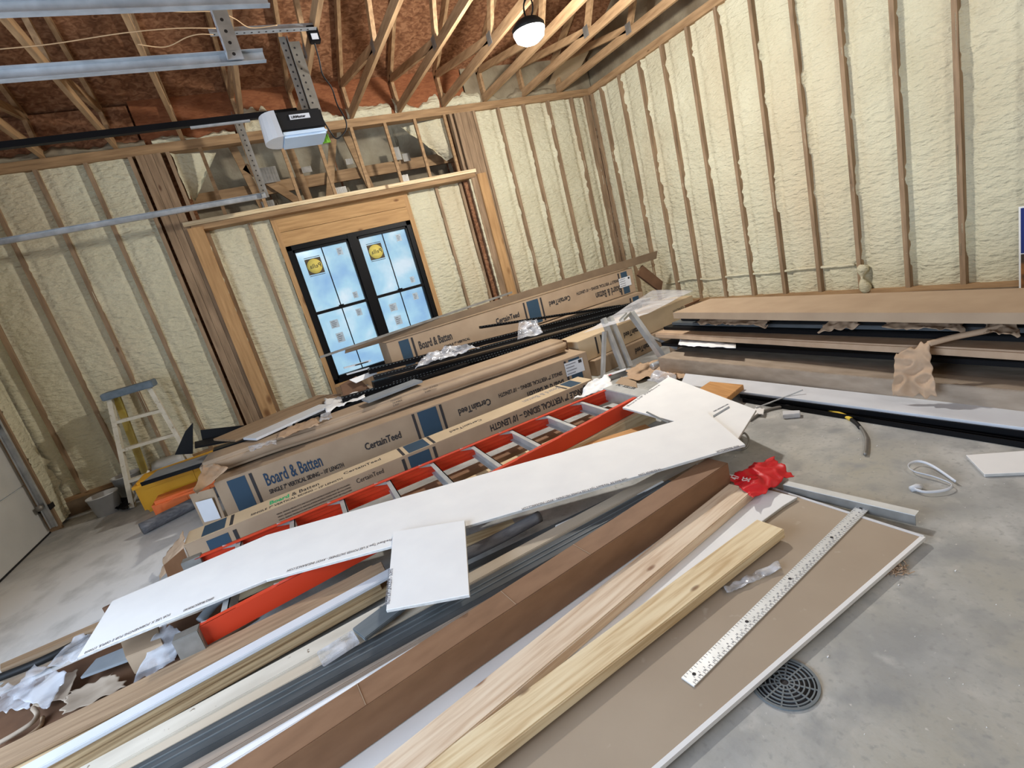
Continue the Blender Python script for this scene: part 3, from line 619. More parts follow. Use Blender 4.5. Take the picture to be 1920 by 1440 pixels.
# two pine boards
def px_board(nm, A, Bp, C, zt, t, m, lab, ext=0, **k):
    a, b, c_ = az(*A, zt), az(*Bp, zt), az(*C, zt); X = (b-a).normalized(); pts = rect(a-X*ext, b, c_+(a-a)); 
    pts[3] = pts[3]-X*0
    o = slab(nm, pts, t, m, k.get('bev', .003)); tag(o, lab, k.get('cat', 'board'), k.get('grp')); return o
px_board('lumber_board', (984, 1211), (1367, 906), (1409, 922), .087, .042, 'board_pink', 'long pinkish pine board beside the dark brown carton', ext=.95, bev=.004)
px_board('lumber_board', (1100, 1208), (1419, 973), (1470, 992), .084, .040, 'board', 'yellowish pine board with knots lying next to the straightedge', ext=.95, bev=.004)
# straightedge
def straightedge():
    a, b, c_ = az(1277, 1270, .034), az(1611, 943, .034), az(1301, 1287, .034); pts = rect(a, b, c_); w = (pts[3]-pts[0]).length; Ln = (b-a).length
    o = slab('straightedge', pts, .005, 'ruler', .0008); bm = bmesh.new(); s = 1
    ymax = w
    Fi = o.matrix_world.inverted(); ly = (Fi @ pts[3]).y; sg = 1 if ly > 0 else -1
    k = 0; x = .01
    while x < Ln-.01:
        h = .006 if k % 2 else .010
        bbox(bm, (x, min(sg*.002, sg*(.002+h)), 0), (x+.0014, max(sg*.002, sg*(.002+h)), .0006)); bbox(bm, (x, min(sg*(w-.002), sg*(w-.002-h)), 0), (x+.0014, max(sg*(w-.002), sg*(w-.002-h)), .0006)); x += Ln/96; k += 1
    new_ob('tick_marks', bm, 'inkgrey', o)
    for i in range(1, 48):
        text(str(i), .0095, 'inkgrey', o, (i*Ln/48, sg*.026+(-.005), .0002), (0, 0, 0 if sg > 0 else 0), 'printed_number')
        text(str(48-i), .0095, 'inkgrey', o, (i*Ln/48, sg*(w-.019)-(.005), .0002), (0, 0, PI), 'printed_number')
    bm = bmesh.new()
    for f in (.03, .27, .5, .76, .97): bmesh.ops.create_circle(bm, cap_ends=True, radius=.006, segments=14, matrix=Matrix.Translation((Ln*f, sg*w*.45, .0007)))
    new_ob('hang_holes', bm, 'ink', o)
    tag(o, 'long aluminium straightedge ruler lying across the brown drywall sheet', 'ruler')
straightedge()
# metal angle behind the brown sheet
a, b = az(1468, 908, .06), az(1716, 966, .06); o = empty('metal_angle', mw=frame(a, b, V((0, 0, 1)))); Ln = (b-a).length
box('flange', (0, .018, -.038), (Ln, .021, .0), 'ruler', o); box('flange', (0, -.025, -.003), (Ln, .018, .0), 'galvdk', o); tag(o, 'galvanised metal angle lying along the far end of the brown sheet', 'metal angle')
o.matrix_world = Matrix.Translation((0, 0, -.022)) @ o.matrix_world
# drain
def drain():
    c0 = az(1471, 1281, .0); r = empty('floor_drain', c0); R = .092
    lathe('drain_well', [(0, .0012), (R-.008, .0012), (R-.006, .003)], 'ink', r, 40)
    bm = bmesh.new()
    for q in range(7):
        ri = R*(.12+.14*q); ro = ri+.004
        if q == 6: ri = R-.008; ro = R
        sg = 44; a = [[bm.verts.new((rr*math.cos(2*PI*k/sg), rr*math.sin(2*PI*k/sg), zz)) for k in range(sg)] for rr, zz in ((ri, .002), (ri, .006), (ro, .006), (ro, .0015))]
        for u in range(3):
            for k in range(sg): bm.faces.new((a[u][k], a[u][(k+1) % sg], a[u+1][(k+1) % sg], a[u+1][k]))
    for k in range(12):
        an = 2*PI*k/12; bbox(bm, (R*.12, -.0022, .002), (R-.004, .0022, .0055), 0, Matrix.Rotation(an, 4, 'Z'))
    new_ob('drain_grate', bm, 'greymid', r); tag(r, 'round black floor drain grate beside the brown drywall sheet', 'drain')
drain()
# clear plastic piece on the sheet
o = crumple('clear_plastic_strip', [az(1357, 1103, .032), az(1460, 1056, .032), az(1466, 1070, .032), az(1364, 1116, .032)], 'clearpl', .014, 20, 24, 6); tag(o, 'short clear plastic strip lying between pine board and straightedge', 'plastic strip')
# fibre tuft
bm = bmesh.new()
for k in range(60):
    p0 = az(1662+random.random()*40, 1078-random.random()*26, .002); bmv = p0+V((random.uniform(-.03, .03), random.uniform(-.03, .03), random.uniform(.004, .02))); member(bm, p0, bmv, .002, .002, (0, .3, 1))
o = new_ob('wood_fibre_tuft', bm, 'kraft'); tag(o, 'tuft of brown wood fibres by the brown sheet corner', 'fibres', kind='stuff')

# strips left of the brown carton -------------------------------------------------
def strip(nm, A, Bp, C, zt, t, m, lab, ext=1.2, cat='board', **k):
    """A..Bp: far long edge from near end to far end, C a point on its other long edge"""
    return px_board(nm, A, Bp, C, zt, t, m, lab, ext, cat=cat, **k)
strip('drywall_strip', (500, 1363), (1300, 880), (500, 1388), .075, .0127, 'white', 'narrow white drywall strip along the far side of the dark brown carton')
strip('taupe_board', (500, 1338), (1240, 915), (500, 1366), .090, .020, 'taupe', 'thin taupe board between dark grey trim and white strip')
def grey_trim():
    zt = .115; a, b, c_ = az(500, 1301, zt), az(1253, 899, zt), az(500, 1339, zt); X = (b-a).normalized(); P = rect(a-X*1.2, b, c_); r = slab('grey_siding_trim', P, .03, 'greydk', .002)
    Fi = r.matrix_world.inverted(); Q = [Fi @ q for q in P]; L0 = Q[1].x; w = Q[3].y
    bm = bmesh.new()
    for f in (.36, .66): bbox(bm, (0, min(w*f, w*f+.004), 0), (L0, max(w*f, w*f+.004), .004))
    new_ob('raised_rib', bm, 'greymid', r); tag(r, 'long dark grey vinyl trim with ribs running beside the beige board', 'trim')
grey_trim()
strip('beige_board', (500, 1276), (1300, 849), (500, 1301), .118, .022, 'beige', 'long beige board along the far side of the dark grey trim', cat='board')
strip('dusty_board', (500, 1249), (735, 1122), (500, 1277), .128, .035, 'dirty', 'dusty off-white board spotted with dirt, left of the beige board', ext=1.3)
# stack of plywood strips with white and brown boards on it
def ply():
    a, b = az(65, 1449, .117), az(735, 1080, .117); X = (b-a).normalized(); a = a-X*1.8; a.z = b.z = 0
    for k in range(3):
        z1 = .036+.037*k; f_ = (.075, .0, .006)[k]; o = slab('plywood_strip', [a+V((0, f_, z1)), b+V((-.03*k, f_, z1)), b+V((-.03*k, .20, z1)), a+V((0, .20, z1))], .036, 'plyedge', .002)
        tag(o, ('bottom', 'middle', 'top')[k]+' plywood strip of the stack under the brown plank', 'plywood', 'plywood strips beside the ladder')
ply()
strip('white_laminate_strip', (65, 1424), (735, 1062), (500, 1205), .135, .018, 'whitevinyl', 'long white laminated strip on top of the plywood stack', ext=.8)
px_board('brown_plank', (250, 1280), (715, 1052), (400, 1241), .131, .018, 'brownplank', 'wide brown wood-grain plank along the near side of the red ladder', ext=.9)
# grey panels and roll in the middle ---------------------------------------------
px_board('grey_siding_panel', (870, 1085), (1190, 908), (880, 1110), .105, .018, 'greymid', 'grey siding panel emerging right of the small white card', ext=.6)
px_board('charcoal_panel', (870, 1062), (1165, 922), (875, 1092), .095, .015, 'greydk', 'charcoal siding panel beneath the grey roll', ext=.5)
px_board('white_drywall_offcut', (1040, 985), (1235, 897), (1010, 1012), .108, .0127, 'white', 'thin white drywall sliver between grey panel and beige board', ext=0)
o = tube('grey_roll', [az(850, 1050, .14), az(930, 1012, .14), az(1012, 968, .14)], .028, 'greyroll', seg=16); tag(o, 'dusty grey fabric roll peeking out right of the white card', 'roll')
px_board('wood_offcut', (860, 1010), (960, 972), (868, 1024), .13, .025, 'board', 'short pine offcut under the long white drywall strip', ext=.1)
# clear channel on the dusty board
o = px_board('clear_channel', (593, 1222), (660, 1180), (601, 1245), .150, .02, 'clearpl', 'clear plastic channel piece lying on the grey trim end', cat='plastic strip')
px_board('grey_channel', (660, 1178), (735, 1122), (672, 1206), .150, .016, 'greymid', 'short grey channel piece continuing the clear plastic one', cat='trim')
# the dark floor gap fillers: cartons lying lower
# ------------------------------------------------------------------ ladder
def ladder():
    zt = .22
    a0, a1 = az(366, 1044, zt), az(1136, 729, zt); b0, b1 = az(359, 1183, zt), az(1193, 745, zt)
    r = empty('step_ladder', mw=frame(a0, a1, V((0, 1, 0)))); Fi = r.matrix_world.inverted(); a0, a1, b0, b1 = [Fi @ q for q in (a0, a1, b0, b1)]
    def rail(p0, p1, sg):
        d = (p1-p0).normalized(); sd = V((-d.y, d.x, 0))*sg; bm = bmesh.new(); h = .095
        member(bm, p0-V((0, 0, h/2)), p1-V((0, 0, h/2)), .006, h, sd)
        for zz in (-.003, -h+.003): member(bm, p0+sd*.014+V((0, 0, zz)), p1+sd*.014+V((0, 0, zz)), .032, .006, sd)
        for zz in (-.035, -.060): member(bm, p0+sd*.004+V((0, 0, zz)), p1+sd*.004+V((0, 0, zz)), .010, .003, sd)
        bmesh.ops.recalc_face_normals(bm, faces=bm.faces[:]); return new_ob('rail', bm, 'red', r)
    rail(a0, a1, -1); rail(b0, b1, 1)
    for i in range(9):
        x = a1.x-.245-.3035*i
        ya = a0.y+(a1.y-a0.y)*(x-a0.x)/(a1.x-a0.x); yb = b0.y+(b1.y-b0.y)*(x-b0.x)/(b1.x-b0.x)
        bm = bmesh.new(); bbox(bm, (x-.002, yb+.006, -.085), (x+.004, ya-.006, -.012)); bbox(bm, (x-.028, yb+.006, -.018), (x+.004, ya-.006, -.012)); bbox(bm, (x-.028, yb+.006, -.088), (x+.004, ya-.006, -.082))
        st = new_ob('step', bm, 'alu', r); st['label'] = 'ribbed aluminium step'
        bm = bmesh.new(); member(bm, (x, ya-.012, -.03), (x-.10, ya-.012, -.004), .004, .02, (0, 1, 0)); member(bm, (x, yb+.012, -.03), (x-.10, yb+.012, -.004), .004, .02, (0, 1, 0)); new_ob('brace', bm, 'alu', st)
    cx = a1.x; cap = box('top_cap', (cx-.02, b1.y-.015, -.10), (cx+.11, a1.y+.015, .006), 'alu', r, .004)
    text('PC  KELLER', .045, 'ink', cap, (cx+.075, a1.y-.03, .0068), (0, 0, -PI/2), bold=.001)
    for q in (a0, b0): box('foot', (q.x-.07, q.y-.03, -.11), (q.x+.03, q.y+.03, .004), 'galvdk', r, .003)
    x0 = a0.x; 
    tag(r, 'long red fibreglass step ladder with aluminium steps lying in the pile', 'ladder'); return r
lad = ladder()
# supports under the ladder: pine boards and debris
for (x0, x1, y, zz, lab) in ((-5.8, -3.2, -3.55, .09, 'pine board on the floor seen between the ladder steps'),):
    o = slab('lumber_board', [V((x0, y, zz)), V((x1, y+.05, zz)), V((x1, y-.09, zz)), V((x0, y-.12, zz))], .04, 'board', .003); tag(o, lab, 'board')
o = slab('lumber_board', [V((-5.75, -3.40, .085)), V((-3.1, -3.46, .085)), V((-3.1, -3.36, .085)), V((-5.75, -3.30, .085))], .04, 'card_dark', .003); tag(o, 'darker board on the floor below the far ladder rail', 'board')
o = slab('lumber_board', [V((-4.9, -3.80, .12)), V((-3.0, -3.66, .12)), V((-3.0, -3.78, .12)), V((-4.9, -3.92, .12))], .12, 'board', .003); tag(o, 'thick pine board under the near ladder rail', 'board')
px_board('plank_offcut', (1000, 862), (1210, 795), (1060, 880), .10, .03, 'oak', 'orange-brown wood panel emerging right of the red ladder', ext=.1)
# ------------------------------------------------------------------ white drywall strips
def printed_sheet(nm, P, t, lab, lines, cat='drywall strip', zoff=0):
    o = slab(nm, P, t, 'white', .0012, edge='gyp'); tag(o, lab, cat)
    Fi = o.matrix_world.inverted()
    for (s, A, Bp, size, m) in lines:
        a, b = Fi @ V(A), Fi @ V(Bp); an = math.atan2(b.y-a.y, b.x-a.x); ob_ = text(s, size, m, o, (a.x, a.y, .0007), (0, 0, an)); 
        w = max(v.co.x for v in ob_.data.vertices); ob_.scale.x = ((b-a).length)/w
    return o
zL = .238
P = [az(145, 1232, zL), az(500, 1087, zL), az(879, 985, zL), az(1397, 833, zL+.0), az(1325, 773, zL), az(980, 868, zL), az(800, 919, zL), az(500, 1003, zL), az(210, 1127, zL)]
def ln(s, x0, y0, x1, y1, sz=.03, m='inkgrey', z_=zL): return (s, az(x0, y0, z_), az(x1, y1, z_), sz, m)
printed_sheet('drywall_strip', P, .0127, 'long white drywall strip lying over the red ladder', [
    ln('FOR USE X .FOIIANENTHS FOR E OFFUL 171010', 320, 1150, 160, 1222), ln('OFFICE PRODUCTION NO', 402, 1119, 345, 1143), ln('Fire-Board Type X USE POWER FASTENERS - AVOIT INSURANCE.COM', 735, 1010, 540, 1068),
    ln('Gold Bond 5/8" Fire-Board Type X USE POWER FASTENERS - AVOIT INSURANCE.COM', 1175, 896, 978, 953), ln('14 05/50/24 22:00', 1238, 878, 1196, 890), ln('AVOIT INSURANCE.COM', 1384, 835, 1342, 846)])
zc = .256
printed_sheet('drywall_card', [az(724, 1144, .234), az(880, 1115, .234), az(871, 975, zc), az(737, 997, zc)], .0127, 'small white drywall rectangle lying on the long strip', [('NGYPSUM LINOLEUM - SOFFIT', az(731, 1132, .2355), az(737, 1065, .2445), .03, 'inkgrey')], 'drywall offcut')
zp = lambda zz: zz
PQ = [az(1167, 764, .245), az(1243, 794, .235), az(1381, 815, .19), az(1416, 768, .19), az(1256, 700, .245)]
printed_sheet('drywall_offcut', [az(1167, 764, .225), az(1384, 822, .225), az(1418, 768, .225), az(1254, 706, .225)], .0127, 'white four-sided drywall offcut leaning beyond the ladder cap', [
    ('Board 5/8" Fire-Board', az(1178, 762, .2255), az(1238, 722, .2255), .028, 'inkgrey'), ('MHET INSURANCE.COM', az(1340, 772, .2255), az(1367, 758, .2255), .02, 'inkgrey')], 'drywall offcut')
o = slab('dark_slot_strip', [az(1211, 773, .228), az(1252, 793, .228), az(1254, 791, .228), az(1213, 771, .228)], .003, 'greymid'); tag(o, 'short grey strip standing in for a dark slit in the white offcut', 'strip')  # grey strips laid on to draw the dark slits in the offcut
o = slab('dark_slot_strip', [az(1338, 782, .228), az(1368, 764, .228), az(1367, 761, .228), az(1337, 779, .228)], .003, 'greysheet'); tag(o, 'second short grey strip standing in for a dark slit at the right of the white offcut', 'strip')

# ------------------------------------------------------------------ siding cartons
def carton(nm, A, Bp, depth, h, m, lab, rough=None, prints=(), bev=.004, cat='carton', grp=None):
    A, Bp = V(A), V(Bp); X = (Bp-A).normalized(); Y = V((0, 0, 1)).cross(X).normalized()
    o = slab(nm, [A, Bp, Bp+Y*depth, A+Y*depth], h, m, bev, rough=rough); tag(o, lab, cat, grp); return o
def bluemark(o, x, w, z0, z1, n=1, face='f', depth=0, y=-.0015, left=True, right=True, m='inkblue'):
    """printed blue square with side bars"""
    def q(a, b, mm): 
        if face == 'f': box('printed_mark', (a, y-.0008, z0), (b, y, z1), mm, o)
        else: box('printed_mark', (a, z0, .0005), (b, z1, .0013), mm, o)
    q(x, x+w, m)
    if right: q(x+w+.012, x+w+.017, 'card_gold') if 0 else None; q(x+w+.028, x+w+.050, 'ink')
    if left: q(x-.05, x-.028, 'ink')
zf = .335
A, Bp = V((-5.945, -2.215, zf)), V((-2.63, -2.50, zf))
big = carton('siding_carton', A, Bp, .42, .333, 'card', 'big siding carton with Board & Batten print standing behind the narrow one')
LB = (Bp-A).length
bluemark(big, .085, .13, -.315, -.02, left=False); 
text('Board & Batten', .15, 'inknavy', big, (.33, -.003, -.165), sx=.47, bold=.002)
text('SINGLE 7" VERTICAL SIDING – 10\' LENGTH', .050, 'ink', big, (.33, -.003, -.235), bold=.0012, sx=.62)
text('CertainTeed', .085, 'ink', big, (LB*.48-.36-.12, -.003, -.17), bold=.002, sx=.72)
bluemark(big, LB*.485, .17, -.32, -.01)
o = text('CertainTeed', .085, 'ink', big, (LB*.485+.66, -.003, -.11), rot=(PI/2, PI, 0), bold=.002, sx=.72)
o = text('Board & Batten', .135, 'ink', big, (LB-.30, -.003, -.18), rot=(PI/2, PI, 0), bold=.002, sx=.47)
o = text('SINGLE 7" VERTICAL SIDING – 10\' LENGTH', .052, 'ink', big, (LB-.30, -.003, -.10), rot=(PI/2, PI, 0), bold=.0012, sx=.68)
lb = box('shipping_label', (LB-.26, -.006, -.17), (LB-.06, -.004, -.04), 'whitevinyl', big)
for k in range(4): box('printed_line', (LB-.25, -.0075, -.155+.03*k), (LB-.16+.02*(k % 2), -.006, -.147+.03*k), 'inkgrey', lb)
box('printed_line', (LB-.11, -.0075, -.08), (LB-.075, -.006, -.05), 'ink', lb)
bluemark(big, LB-.21, .12, -.315, -.02, right=False)
# opened end with white label
def q3(px, py, zz): return az(px, py, zz)
fl_ = slab('end_flap', [big.matrix_world.inverted() @ V(v) for v in ((-5.96, -2.21, .30), (-5.965, -2.24, .02), (-6.14, -2.10, .0), (-6.16, -2.02, .27))], .004, 'card', .0, parent=big)
lbl = slab('shipping_label', [big.matrix_world.inverted() @ V(v) for v in ((-5.99, -2.225, .235), (-5.99, -2.225, .06), (-6.12, -2.118, .045), (-6.12, -2.118, .22))], .003, 'whitevinyl', .0, parent=big)
# wrapped bulging carton on top of it
A2, B2 = V((-6.03, -2.02, .468)), V((-2.69, -2.30, .468))
top = carton('wrapped_carton', A2, B2, .34, .118, 'card', 'bulging brown paper-wrapped carton resting on the big siding carton', rough=(10, .012, 2.2), bev=.03)
dk = box('end_cap', (-.004, .02, -.11), (.0, .30, -.01), 'card_inside', top); dk.location.x = (B2-A2).length+.004
text('FINISHING\n  NUMBER\n Z-NO', .022, 'ink', top, (1.55, -.012, -.02), rot=(PI/2-.3, 0, 0)); text('TRIM NUMBER\n Z-NO', .022, 'ink', top, (1.85, -.012, -.02), rot=(PI/2-.3, 0, 0))
o = crumple('torn_flap', [top.matrix_world.inverted() @ az(*v) for v in ((385, 868, .44), (430, 880, .40), (372, 930, .30), (366, 925, .36))], 'kraft', .03, 9, 14, 14, parent=top, seed=4)
# narrow carton at the front
A3, B3 = V((-6.115, -2.875, .185)), V((-2.89, -2.905, .185))
nar = carton('siding_carton', A3, B3, .235, .183, 'card', 'narrow siding carton lying against the far rail of the red ladder')
LN = (B3-A3).length
topm = box('carton_top', (0.003, .004, .0002), (LN-.003, .231, .0012), 'card_gold', nar); topm['label'] = 'lighter lid of the carton'
text('Board & Batten', .10, 'ink', nar, (.52, .11, .0015), (0, 0, 0), bold=.001, sx=.55); text('SINGLE 7" VERTICAL SIDING – 10\' LENGTH', .05, 'ink', nar, (.40, .04, .0015), (0, 0, 0), bold=.001, sx=.66)
text('Board', .10, 'inkgreen', nar, (.52, .11, .0019), (0, 0, 0), bold=.003, sx=.55)
for zz in ('top',):
    bluemark(nar, .10, .14, .02, .215, face='t', left=False); bluemark(nar, 1.52, .17, .01, .225, face='t'); bluemark(nar, LN-.22, .12, .02, .215, face='t', right=False)
text('CertainTeed', .07, 'ink', nar, (1.04, .12, .0015), (0, 0, 0), sx=.8, bold=.001); text('CertainTeed', .07, 'ink', nar, (2.18, .14, .0015), (0, 0, PI), sx=.8, bold=.001)
text('Board & Batten', .11, 'inkgrey', nar, (LN-.26, .17, .0015), (0, 0, PI), sx=.55)
bluemark(nar, .12, .13, -.16, -.03, left=False); bluemark(nar, 1.50, .17, -.17, -.02); bluemark(nar, LN-.06, .03, -.17, -.02)
text('SINGLE 7" VERTICAL SIDING – 10\' LENGTH', .075, 'ink', nar, (LN-.10, -.002, -.035), rot=(PI/2, PI, 0), bold=.002, sx=.66)
text('CertainTeed', .05, 'ink', nar, (1.1, -.002, -.06), sx=.8)
for k in range(3): text('VINYL SIDING PRODUCTS INSTALLATION INSTRUCTIONS MUST BE FOLLOWED', .014, 'ink', nar, (.55, -.002, -.05-.022*k))
o = crumple('torn_flap', [nar.matrix_world.inverted() @ V(v) for v in ((-6.12, -2.65, .19), (-6.10, -2.87, .18), (-6.30, -2.86, .01), (-6.30, -2.6, .05))], 'kraft', .03, 8, 16, 14, parent=nar, seed=2)
o = slab('end_flap', [nar.matrix_world.inverted() @ V(v) for v in ((-6.12, -2.88, .17), (-6.13, -2.88, .02), (-6.24, -2.96, .01), (-6.23, -2.95, .14))], .004, 'card_dark', 0, parent=nar)
# a lower carton behind, to carry the back stack
lowc = carton('siding_carton', (-4.35, -1.42, .26), (-.95, -1.42, .26), .46, .258, 'card', 'siding carton at the bottom of the stack before the window')
mid = carton('siding_carton', (-4.30, -1.36, .52), (-.86, -1.36, .52), .45, .258, 'card', 'siding carton in the middle of the stack below the window')
LM = 3.44
text('Board & Batten', .13, 'ink', mid, (.42, -.003, -.18), sx=.50, bold=.002); bluemark(mid, LM-.18, .10, -.2, -.03, right=False)
text('SINGLE 7" VERTICAL SIDING – 10\' LENGTH', .05, 'ink', mid, (LM-.25, -.003, -.10), rot=(PI/2, PI, 0), bold=.001)
A5, B5 = V((-4.19, -1.22, .855)), V((-.84, -1.22, .84))
upc = carton('siding_carton', A5, B5, .40, .315, 'card', 'topmost siding carton of the stack below the window')
LU = (B5-A5).length
bluemark(upc, .13, .11, -.30, -.02, left=False); text('Board & Batten', .125, 'ink', upc, (.33, -.003, -.17), sx=.50, bold=.002); text('SINGLE 7" VERTICAL', .035, 'ink', upc, (.60, -.003, -.235), bold=.001)
text('CertainTeed', .085, 'ink', upc, (1.28, -.003, -.16), sx=.72, bold=.002); bluemark(upc, 1.72, .16, -.30, -.02)
text('CertainTeed', .085, 'ink', upc, (2.33, -.003, -.10), rot=(PI/2, PI, 0), sx=.72, bold=.002)
text('Board & Batten', .13, 'ink', upc, (LU-.24, -.003, -.17), rot=(PI/2, PI, 0), sx=.50, bold=.002); text('SINGLE 7" VERTICAL SIDING – 10\' LENGTH', .05, 'ink', upc, (LU-.24, -.003, -.09), rot=(PI/2, PI, 0), bold=.001, sx=.72)
bluemark(upc, LU-.20, .10, -.30, -.02, right=False)
lb = box('shipping_label', (LU-.25, -.006, -.21), (LU-.06, -.004, -.09), 'whitevinyl', upc)
for k in range(4): box('printed_line', (LU-.24, -.0075, -.195+.028*k), (LU-.15, -.006, -.188+.028*k), 'inkgrey', lb)
box('printed_line', (LU-.10, -.0075, -.125), (LU-.075, -.006, -.10), 'ink', lb)
# long dark channel box on top, pointing up to the right
a, b = ay(655, 668, -1.28), ay(1230, 478, -1.15)
fp = slab('brown_channel', [ay(x, y, -1.235) for x, y in ((647, 663), (783, 622), (955, 568), (1116, 519), (1184, 500), (1231, 485), (1233, 470), (1000, 541), (783, 610), (648, 655))], .02, 'card_brownmid', .002); tag(fp, 'long thin brown channel lying on the topmost siding carton', 'trim')
bm = bmesh.new(); member(bm, ay(600, 670, -1.30), ay(960, 548, -1.18), .022, .012, (0, 0, 1)); o = new_ob('thin_metal_strip', bm, 'galvdk'); tag(o, 'thin grey metal strip sticking out left in front of the window', 'trim')
o = slab('end_flap', [ay(*v) for v in ((1205, 497, -1.2), (1243, 528, -1.2), (1240, 548, -1.24), (1196, 515, -1.24))], .03, 'card_inside'); tag(o, 'dark brown carton flap hanging at the right end of the back stack', 'flap')
# black drip edges on the stack
for i, (x0, y0, x1, y1, yy, w, m_, lab) in enumerate(((690, 692, 1215, 560, -1.46, .05, 'black', 'black drip edge strip nearest the siding carton stack'), (700, 705, 1200, 572, -1.52, .04, 'blackplastic', 'perforated black strip below the first one'), (735, 715, 1220, 578, -1.58, .05, 'black', 'black strip resting behind the wrapped carton'), (900, 612, 1160, 572, -1.40, .025, 'black', 'short thin black strip on top of the others'), (640, 745, 1110, 615, -1.64, .05, 'black', 'long black strip along the back of the wrapped carton'))):
    a, b = ay(x0, y0, yy), ay(x1, y1, yy)
    F = frame(a, b, V((0, 1, 0))); bm = bmesh.new(); Ls = (b-a).length; bbox(bm, (0, -.03, -w), (Ls, .03, .002)); bbox(bm, (0, -.036, -w*.2), (Ls, -.03, .004))
    o = new_ob('drip_edge', bm, m_, None, F); bm = bmesh.new()
    k = 0
    while k*.035 < Ls-.02: bbox(bm, (k*.035, -.0375, -w*.12), (k*.035+.014, -.036, -w*.02)); k += 1
    new_ob('punched_holes', bm, 'greymid', o); tag(o, lab, 'trim', 'black drip edges on the pile')
o = box('black_trim_bundle', (0, 0, -.5), (3.3, .12, -.02), 'black'); o.matrix_world = frame(ay(700, 716, -1.60), ay(1150, 600, -1.60), V((0, 1, 0))); o.scale = (.9, 1, .3); tag(o, 'bundle of black trim stacked in front of the siding cartons', 'trim')
# clear films
o = crumple('plastic_film', [ay(778, 694, -1.72), ay(900, 655, -1.72), ay(860, 650, -1.6), ay(800, 665, -1.6)], 'film', .06, 9, 26, 16, seed=1); tag(o, 'crumpled clear plastic film on black trim before the window', 'plastic film')
o = crumple('plastic_film', [ay(968, 640, -1.8), ay(1015, 628, -1.8), ay(1005, 600, -1.7), ay(972, 605, -1.7)], 'film', .05, 10, 18, 14, seed=6); tag(o, 'small crumpled clear plastic bag on the black strips', 'plastic film')
o = crumple('plastic_film', [az(1095, 625, .50), az(1215, 590, .50), az(1300, 545, .50), az(1225, 545, .54)], 'film2', .014, 1.6, 30, 16, seed=8); tag(o, 'large clear plastic film draped near the right wall corner', 'plastic film')
# cartons behind the brackets
rc = carton('siding_carton', (-2.56, -2.27, .40), (-.72, -2.05, .40), .38, .23, 'card_gold', 'golden siding carton behind the two steel brackets, upper one'); LR = (V((-2.56, -2.27, .40))-V((-.72, -2.05, .36))).length
text('CertainTeed', .085, 'ink', rc, (.95, -.003, -.10), rot=(PI/2, PI, 0), sx=.72, bold=.002); text("10' LENGTH", .05, 'ink', rc, (LR-.12, -.003, -.08), rot=(PI/2, PI, 0)); bluemark(rc, .28, .0, -.2, -.02)
rc2 = carton('siding_carton', (-2.45, -2.33, .165), (-.8, -2.12, .165), .38, .163, 'card', 'lower siding carton behind the two steel brackets'); text('CertainTeed', .085, 'ink', rc2, (.90, -.003, -.06), rot=(PI/2, PI, 0), sx=.72, bold=.002)
# brackets -----------------------------------------------------------
def bracket(nm, pts, lab, y_):
    r = empty(nm, pts[0]); 
    def m2(n_, p0, p1, w, h, m_='alu', side=(0, 1, 0)):
        F = frame(V(p0), V(p1), V(side)); bm = bmesh.new(); Lb = (V(p1)-V(p0)).length; bbox(bm, (0, -w/2, -.002), (Lb, w/2, .002)); bbox(bm, (0, -w/2, -h), (Lb, -w/2+.004, .0)); bbox(bm, (0, w/2-.004, -h), (Lb, w/2, .0)); 
        o = new_ob(n_, bm, m_, r, r.matrix_world.inverted() @ F if 0 else Matrix.Translation(-V(pts[0])) @ F); return o
    return r, m2
base = az(1130, 706, .03); topb = V((base.x-.06, base.y+.12, .52))
r, m2 = bracket('steel_bracket', [base], '', 0)
T1 = ay(1128, 598, base.y+.1); F1 = az(1128, 708, .04); F2 = az(1178, 688, .04); T2 = ay(1140, 595, base.y+.12)
m2('leg', F1, ay(1131, 622, base.y+.04), .035, .03); m2('leg', F2, T2, .065, .04); m2('leg', ay(1165, 692, F2.y), T1, .05, .04); m2('foot_bar', az(1124, 712, .035), az(1182, 690, .035), .05, .035)
tag(r, 'triangular steel ladder bracket standing between cartons, left one', 'bracket', 'steel brackets among the cartons')
base = az(1240, 678, .05); r, m2 = bracket('steel_bracket', [base], '', 0)
m2('leg', az(1242, 676, .08), ay(1180, 588, base.y+.1), .07, .04); m2('arm', ay(1222, 630, base.y+.05), ay(1270, 652, base.y-.1), .03, .02); m2('hook', ay(1180, 588, base.y+.1), ay(1166, 602, base.y+.02), .05, .02)
c0 = az(1222, 688, .05)-base
o = lathe('end_roller', [(0, 0), (.03, 0), (.033, .01), (.033, .10), (.03, .11), (0, .11)], 'galv', r, 18, Matrix.Translation(c0) @ Matrix.Rotation(PI/2, 4, 'Y'))
tag(r, 'slanted steel ladder bracket with round end, right one', 'bracket', 'steel brackets among the cartons')
lb2 = slab('warning_label', [az(1132, 708, .058), az(1172, 694, .058), az(1174, 690, .058), az(1134, 703, .058)], .002, 'whitevinyl'); tag(lb2, 'white warning label with red mark on the left bracket foot', 'label')
box('red_mark', (.06, -.002, .0), (.09, .02, .001), 'redbag', lb2)

